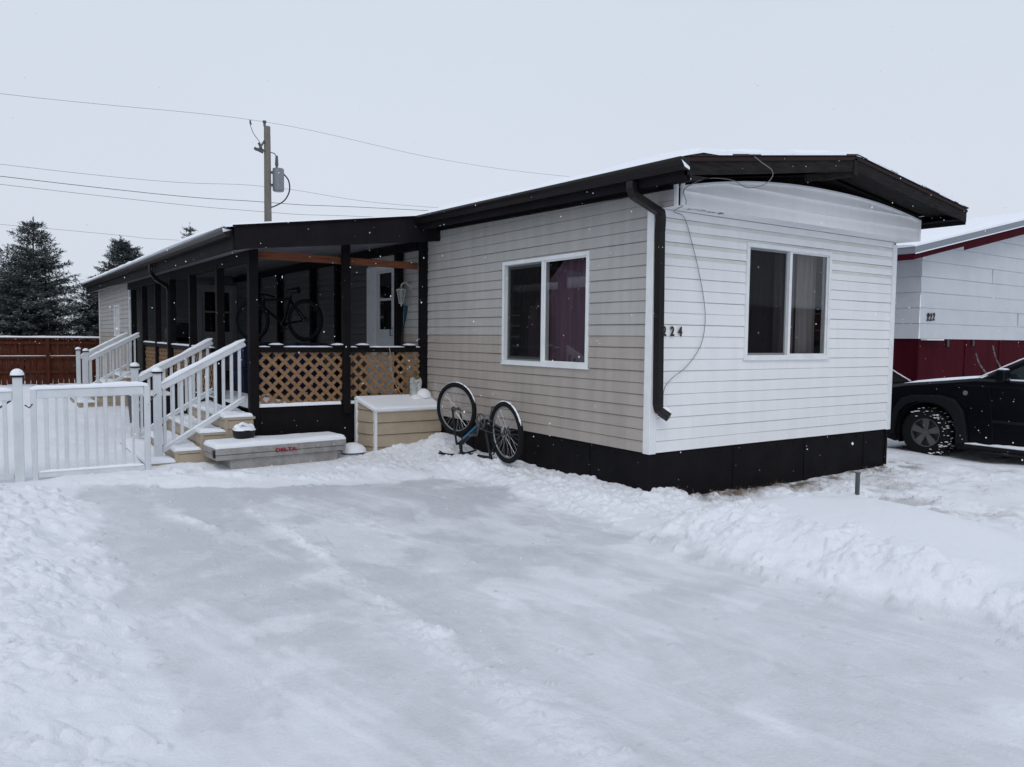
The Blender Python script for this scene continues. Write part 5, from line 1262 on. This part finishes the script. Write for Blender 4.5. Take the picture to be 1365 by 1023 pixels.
lines = [('thin power line strung highest over the pole top', [(-40,26,9.4),(-20,26,9.0),(-4.82,26,9.60),(4.0,26,10.12),(12,26,9.75),(19.57,26,9.92),(30,26,10.8)], .006),
         ('power line crossing the pole just above the service lines', [(-40,26,7.9),(-4.88,26,7.26),(4.08,26,7.57),(10.94,26,7.5),(30,26,8.6)], .006),
         ('thicker dark service line below the transformer', [(-40,26,7.6),(-4.89,26,6.86),(4.08,26,6.95),(9.46,26,7.25),(30,26,8.4)], .011),
         ('service line running just under the thicker dark one', [(-40,26,7.3),(-4.89,26,6.59),(4.08,26,6.56),(9.46,26,6.85),(30,26,7.9)], .007),
         ('lowest faint wire passing over the spruce tops', [(-40,26,5.7),(-4.93,26,5.25),(.76,26,5.17),(12,26,5.6),(30,26,7)], .005)]
for lb_, pts_, r_ in lines:
    mb = MB(); mb.tube(smoothpath(pts_, 10), r_, 5); tag(mb.build('power_line', mat('wire_black',(.08,.08,.085),.6), smooth=True), lb_, 'power line', 'overhead power lines')

# ================================================================== SPRUCES
def spruce(loc, h, rad, label, seed, whorls=30, leaders=1, dens=1.0):
    rg = random.Random(seed); tr = thing('spruce_tree', loc, label, 'tree', 'snow dusted spruces behind the fence')
    L = Vector(loc); mb = MB(); mb.tube([L+Vector((0,0,-.2)), L+Vector((0,0,h*.5)), L+Vector((0,0,h*.97))], [.022*h**.9, .014*h**.9, .008], 8); mb.build('trunk', BARK, tr, smooth=True)
    V_ = []; F_ = []; M_ = []
    def leaf(p, d, w, l, snow):
        s_ = d.cross(Vector((rg.uniform(-.5,.5),rg.uniform(-.5,.5),1))).normalized()*w; b0 = len(V_)
        V_.extend([p, p+d*l*.45+s_, p+d*l, p+d*l*.5-s_]); F_.append((b0,b0+1,b0+2,b0+3)); M_.append(1 if snow else 0)
    def twig(p, d, l, sn=.3):
        n_ = max(3, int(l/.05*dens))
        for i in range(n_):
            q = p+d*(l*i/n_)
            e = Vector((rg.uniform(-1,1),rg.uniform(-1,1),rg.uniform(-.6,.9))).normalized()
            dd_ = (d*1.1+e*.9).normalized()
            leaf(q, dd_, .014+.012*rg.random(), .11+.08*rg.random(), False)
            leaf(q, (d+Vector((rg.uniform(-.9,.9),rg.uniform(-.9,.9),-.25))).normalized(), .014+.01*rg.random(), .09+.07*rg.random(), False)
            if rg.random() < sn: leaf(q+Vector((0,0,.025)), (d+Vector((rg.uniform(-.4,.4),rg.uniform(-.4,.4),.0))).normalized(), .020, .10+.06*rg.random(), True)
    ax = [(Vector((0,0,0)), 1.0)]
    for k in range(leaders-1): a = rg.uniform(0,6.28); ax.append((Vector((math.cos(a),math.sin(a),0))*rad*.28, rg.uniform(.85,.97)))
    for wi in range(whorls):
        f_ = (wi+rg.random()*.6)/whorls; z = h*(.05+.93*f_)
        nb_ = 9 if f_ < .8 else 6
        for c_, hk in ax:
            if z > h*hk: continue
            fr = z/(h*hk); Rr = rad*(1-fr)**.82*(1 if leaders == 1 else .85)*rg.uniform(.85,1.08)+.06
            a0 = rg.uniform(0, 6.28)
            for b_i in range(nb_):
                a = a0+b_i*6.283/nb_+rg.uniform(-.25,.25); Rb = Rr*rg.uniform(.68,1.15)
                if rg.random() < .06: continue
                rise = -.22+.62*fr; d0 = Vector((math.cos(a),math.sin(a),rise+rg.uniform(-.08,.08))).normalized()
                p = L+c_+Vector((0,0,z)); n_ = max(3, int(Rb/.13))
                bend = rg.uniform(.05,.20); snb = rg.choice((.15,.4,.8))
                for i in range(n_):
                    s_ = (i+.5)/n_
                    if s_ < .04: continue
                    q = p+d0*(Rb*s_)+Vector((0,0,bend*Rb*s_*s_-.04*Rb))
                    tl_ = (.10+.30*(1-s_)+.06*Rb)*rg.uniform(.7,1.2)
                    side = Vector((-math.sin(a),math.cos(a),0))
                    for sg in (-1,1):
                        dd_ = (d0*.8+side*sg*.9+Vector((0,0,rg.uniform(-.35,.12)))).normalized(); twig(q, dd_, min(tl_, .42), snb)
                twig(p+d0*(Rb*.85)+Vector((0,0,bend*Rb*.8-.04*Rb)), d0, .22)
    for k in range(6): twig(L+Vector((0,0,h*.93+k*.02)), Vector((rg.uniform(-.3,.3),rg.uniform(-.3,.3),1)).normalized(), .25)
    twig(L+Vector((0,0,h*.96)), Vector((0,0,1)), h*.06)
    mb = MB(); mb.v = [tuple(v) for v in V_]; mb.f = F_; mb.m = M_
    me = bpy.data.meshes.new('crown'); me.from_pydata([tuple(Vector(v)-L) for v in V_], [], F_); me.materials.append(NEEDLE); me.materials.append(NSNOW); me.polygons.foreach_set('material_index', M_)
    o = bpy.data.objects.new('crown', me); COL.objects.link(o); o.parent = tr
    return len(F_)
nf = 0
nf += spruce((-3.95,27,0), 5.55, 3.0, 'tall pointed snow dusted spruce, the largest one above the board fence', 3, 32)
nf += spruce((-7.1,27.5,0), 5.0, 2.9, 'spruce at the left edge of the view, only its right branches showing', 5, 26)
nf += spruce((-.75,30,0), 5.5, 2.5, 'bushy broad topped spruce rising just left of the porch roof end', 8, 32, leaders=4)
nf += spruce((3.95,40,0), 7.6, 2.4, 'distant spruce whose tip peeks over the snowy porch roof', 11, 26, dens=.7)
nf += spruce((-1.9,27.2,0), 3.7, 2.2, 'low spreading spruce filling the gap between the two taller spruces', 14, 22)
nf += spruce((-5.6,28.6,0), 3.4, 2.0, 'low dense spruce tucked behind the tallest one at left', 21, 18)
src = bpy.data.objects['spruce_tree']
for k, (x, y, a, sc, lab) in enumerate(((-11.5,30,1,1.25,'tall unseen spruce beyond the far left lot'),(-18,24,2,1.5,'big unseen spruce behind the brown home at left'),(20,-31,3,1.7,'large spruce behind the red home across the street'),(27,-32,4,1.5,'second big unseen spruce behind the red home across the street'),(34,-30,5,1.6,'unseen spruce at the end of the red home across the street'),(14,-33,.5,1.45,'unseen spruce at the near end of the red home across the street'),(-4.6,32,2.2,.8,'smaller spruce standing behind the tallest one'),(-9.3,31,4.2,.85,'smaller spruce behind the leftmost one'))):  # the unseen copies are added to darken what the windows reflect
    c = copy_tree(src); c.location = (x, y, 0); c.rotation_euler = (0,0,a); c.scale = (sc,sc,sc); c['label'] = lab
print('leaf faces', nf)

# ================================================================== GRASS AND SNOWFLAKES (stuff)
mb = MB()
for _ in range(3200):
    if random.random() < .6: x = random.uniform(.3,4.6); y = -abs(random.gauss(0,.14))-.01
    else: x = random.gauss(2.3,.75); y = random.gauss(-.9,.5)
    if x < .2 or y > -.01: continue
    cl = vnoise(np.array(x*3.), np.array(y*3.)); 
    if cl < .02: continue
    z = gz(x, y)-.004; a = random.uniform(0,6.28); l = random.uniform(.03,.10); d = Vector((math.cos(a),math.sin(a),random.uniform(.1,.7))).normalized()*l; s_ = Vector((-math.sin(a),math.cos(a),0))*.0022
    p = Vector((x,y,z)); mb.add([p-s_,p+s_,p+d], [(0,1,2)])
tag(mb.build('dry_grass', STRAW), 'dry grass poking through the snow at the foot of the end wall', kind='stuff')
vsn = []; fsn = []
for _ in range(3600):
    dist = 2.2+11*random.random()**.8; ax_ = random.uniform(-.72,.72)*dist; az = random.uniform(-.42,.52)*dist
    p = Vector((-5.25584,-5.33907,1.60823))+Vector((math.sin(YAW),math.cos(YAW),0))*dist+r0*ax_+Vector((0,0,az))
    if p.z < .05 or (p.x > -.05 and p.y > -.05): continue
    r_ = random.uniform(.0012,.0032) if random.random() < .93 else random.uniform(.003,.005); b0 = len(vsn)
    e = random.uniform(.7,1.6)
    for q in ((1,0,0),(-1,0,0),(0,1,0),(0,-1,0),(0,0,e),(0,0,-e)): vsn.append(p+Vector(q)*r_)
    for q in ((0,2,4),(2,1,4),(1,3,4),(3,0,4),(2,0,5),(1,2,5),(3,1,5),(0,3,5)): fsn.append(tuple(b0+i for i in q))
mb = MB(); mb.v = [tuple(v) for v in vsn]; mb.f = fsn; mb.m = [0]*len(fsn)
tag(mb.build('falling_snow', SNOW, smooth=True), 'snowflakes drifting down through the air over the yard', kind='stuff')
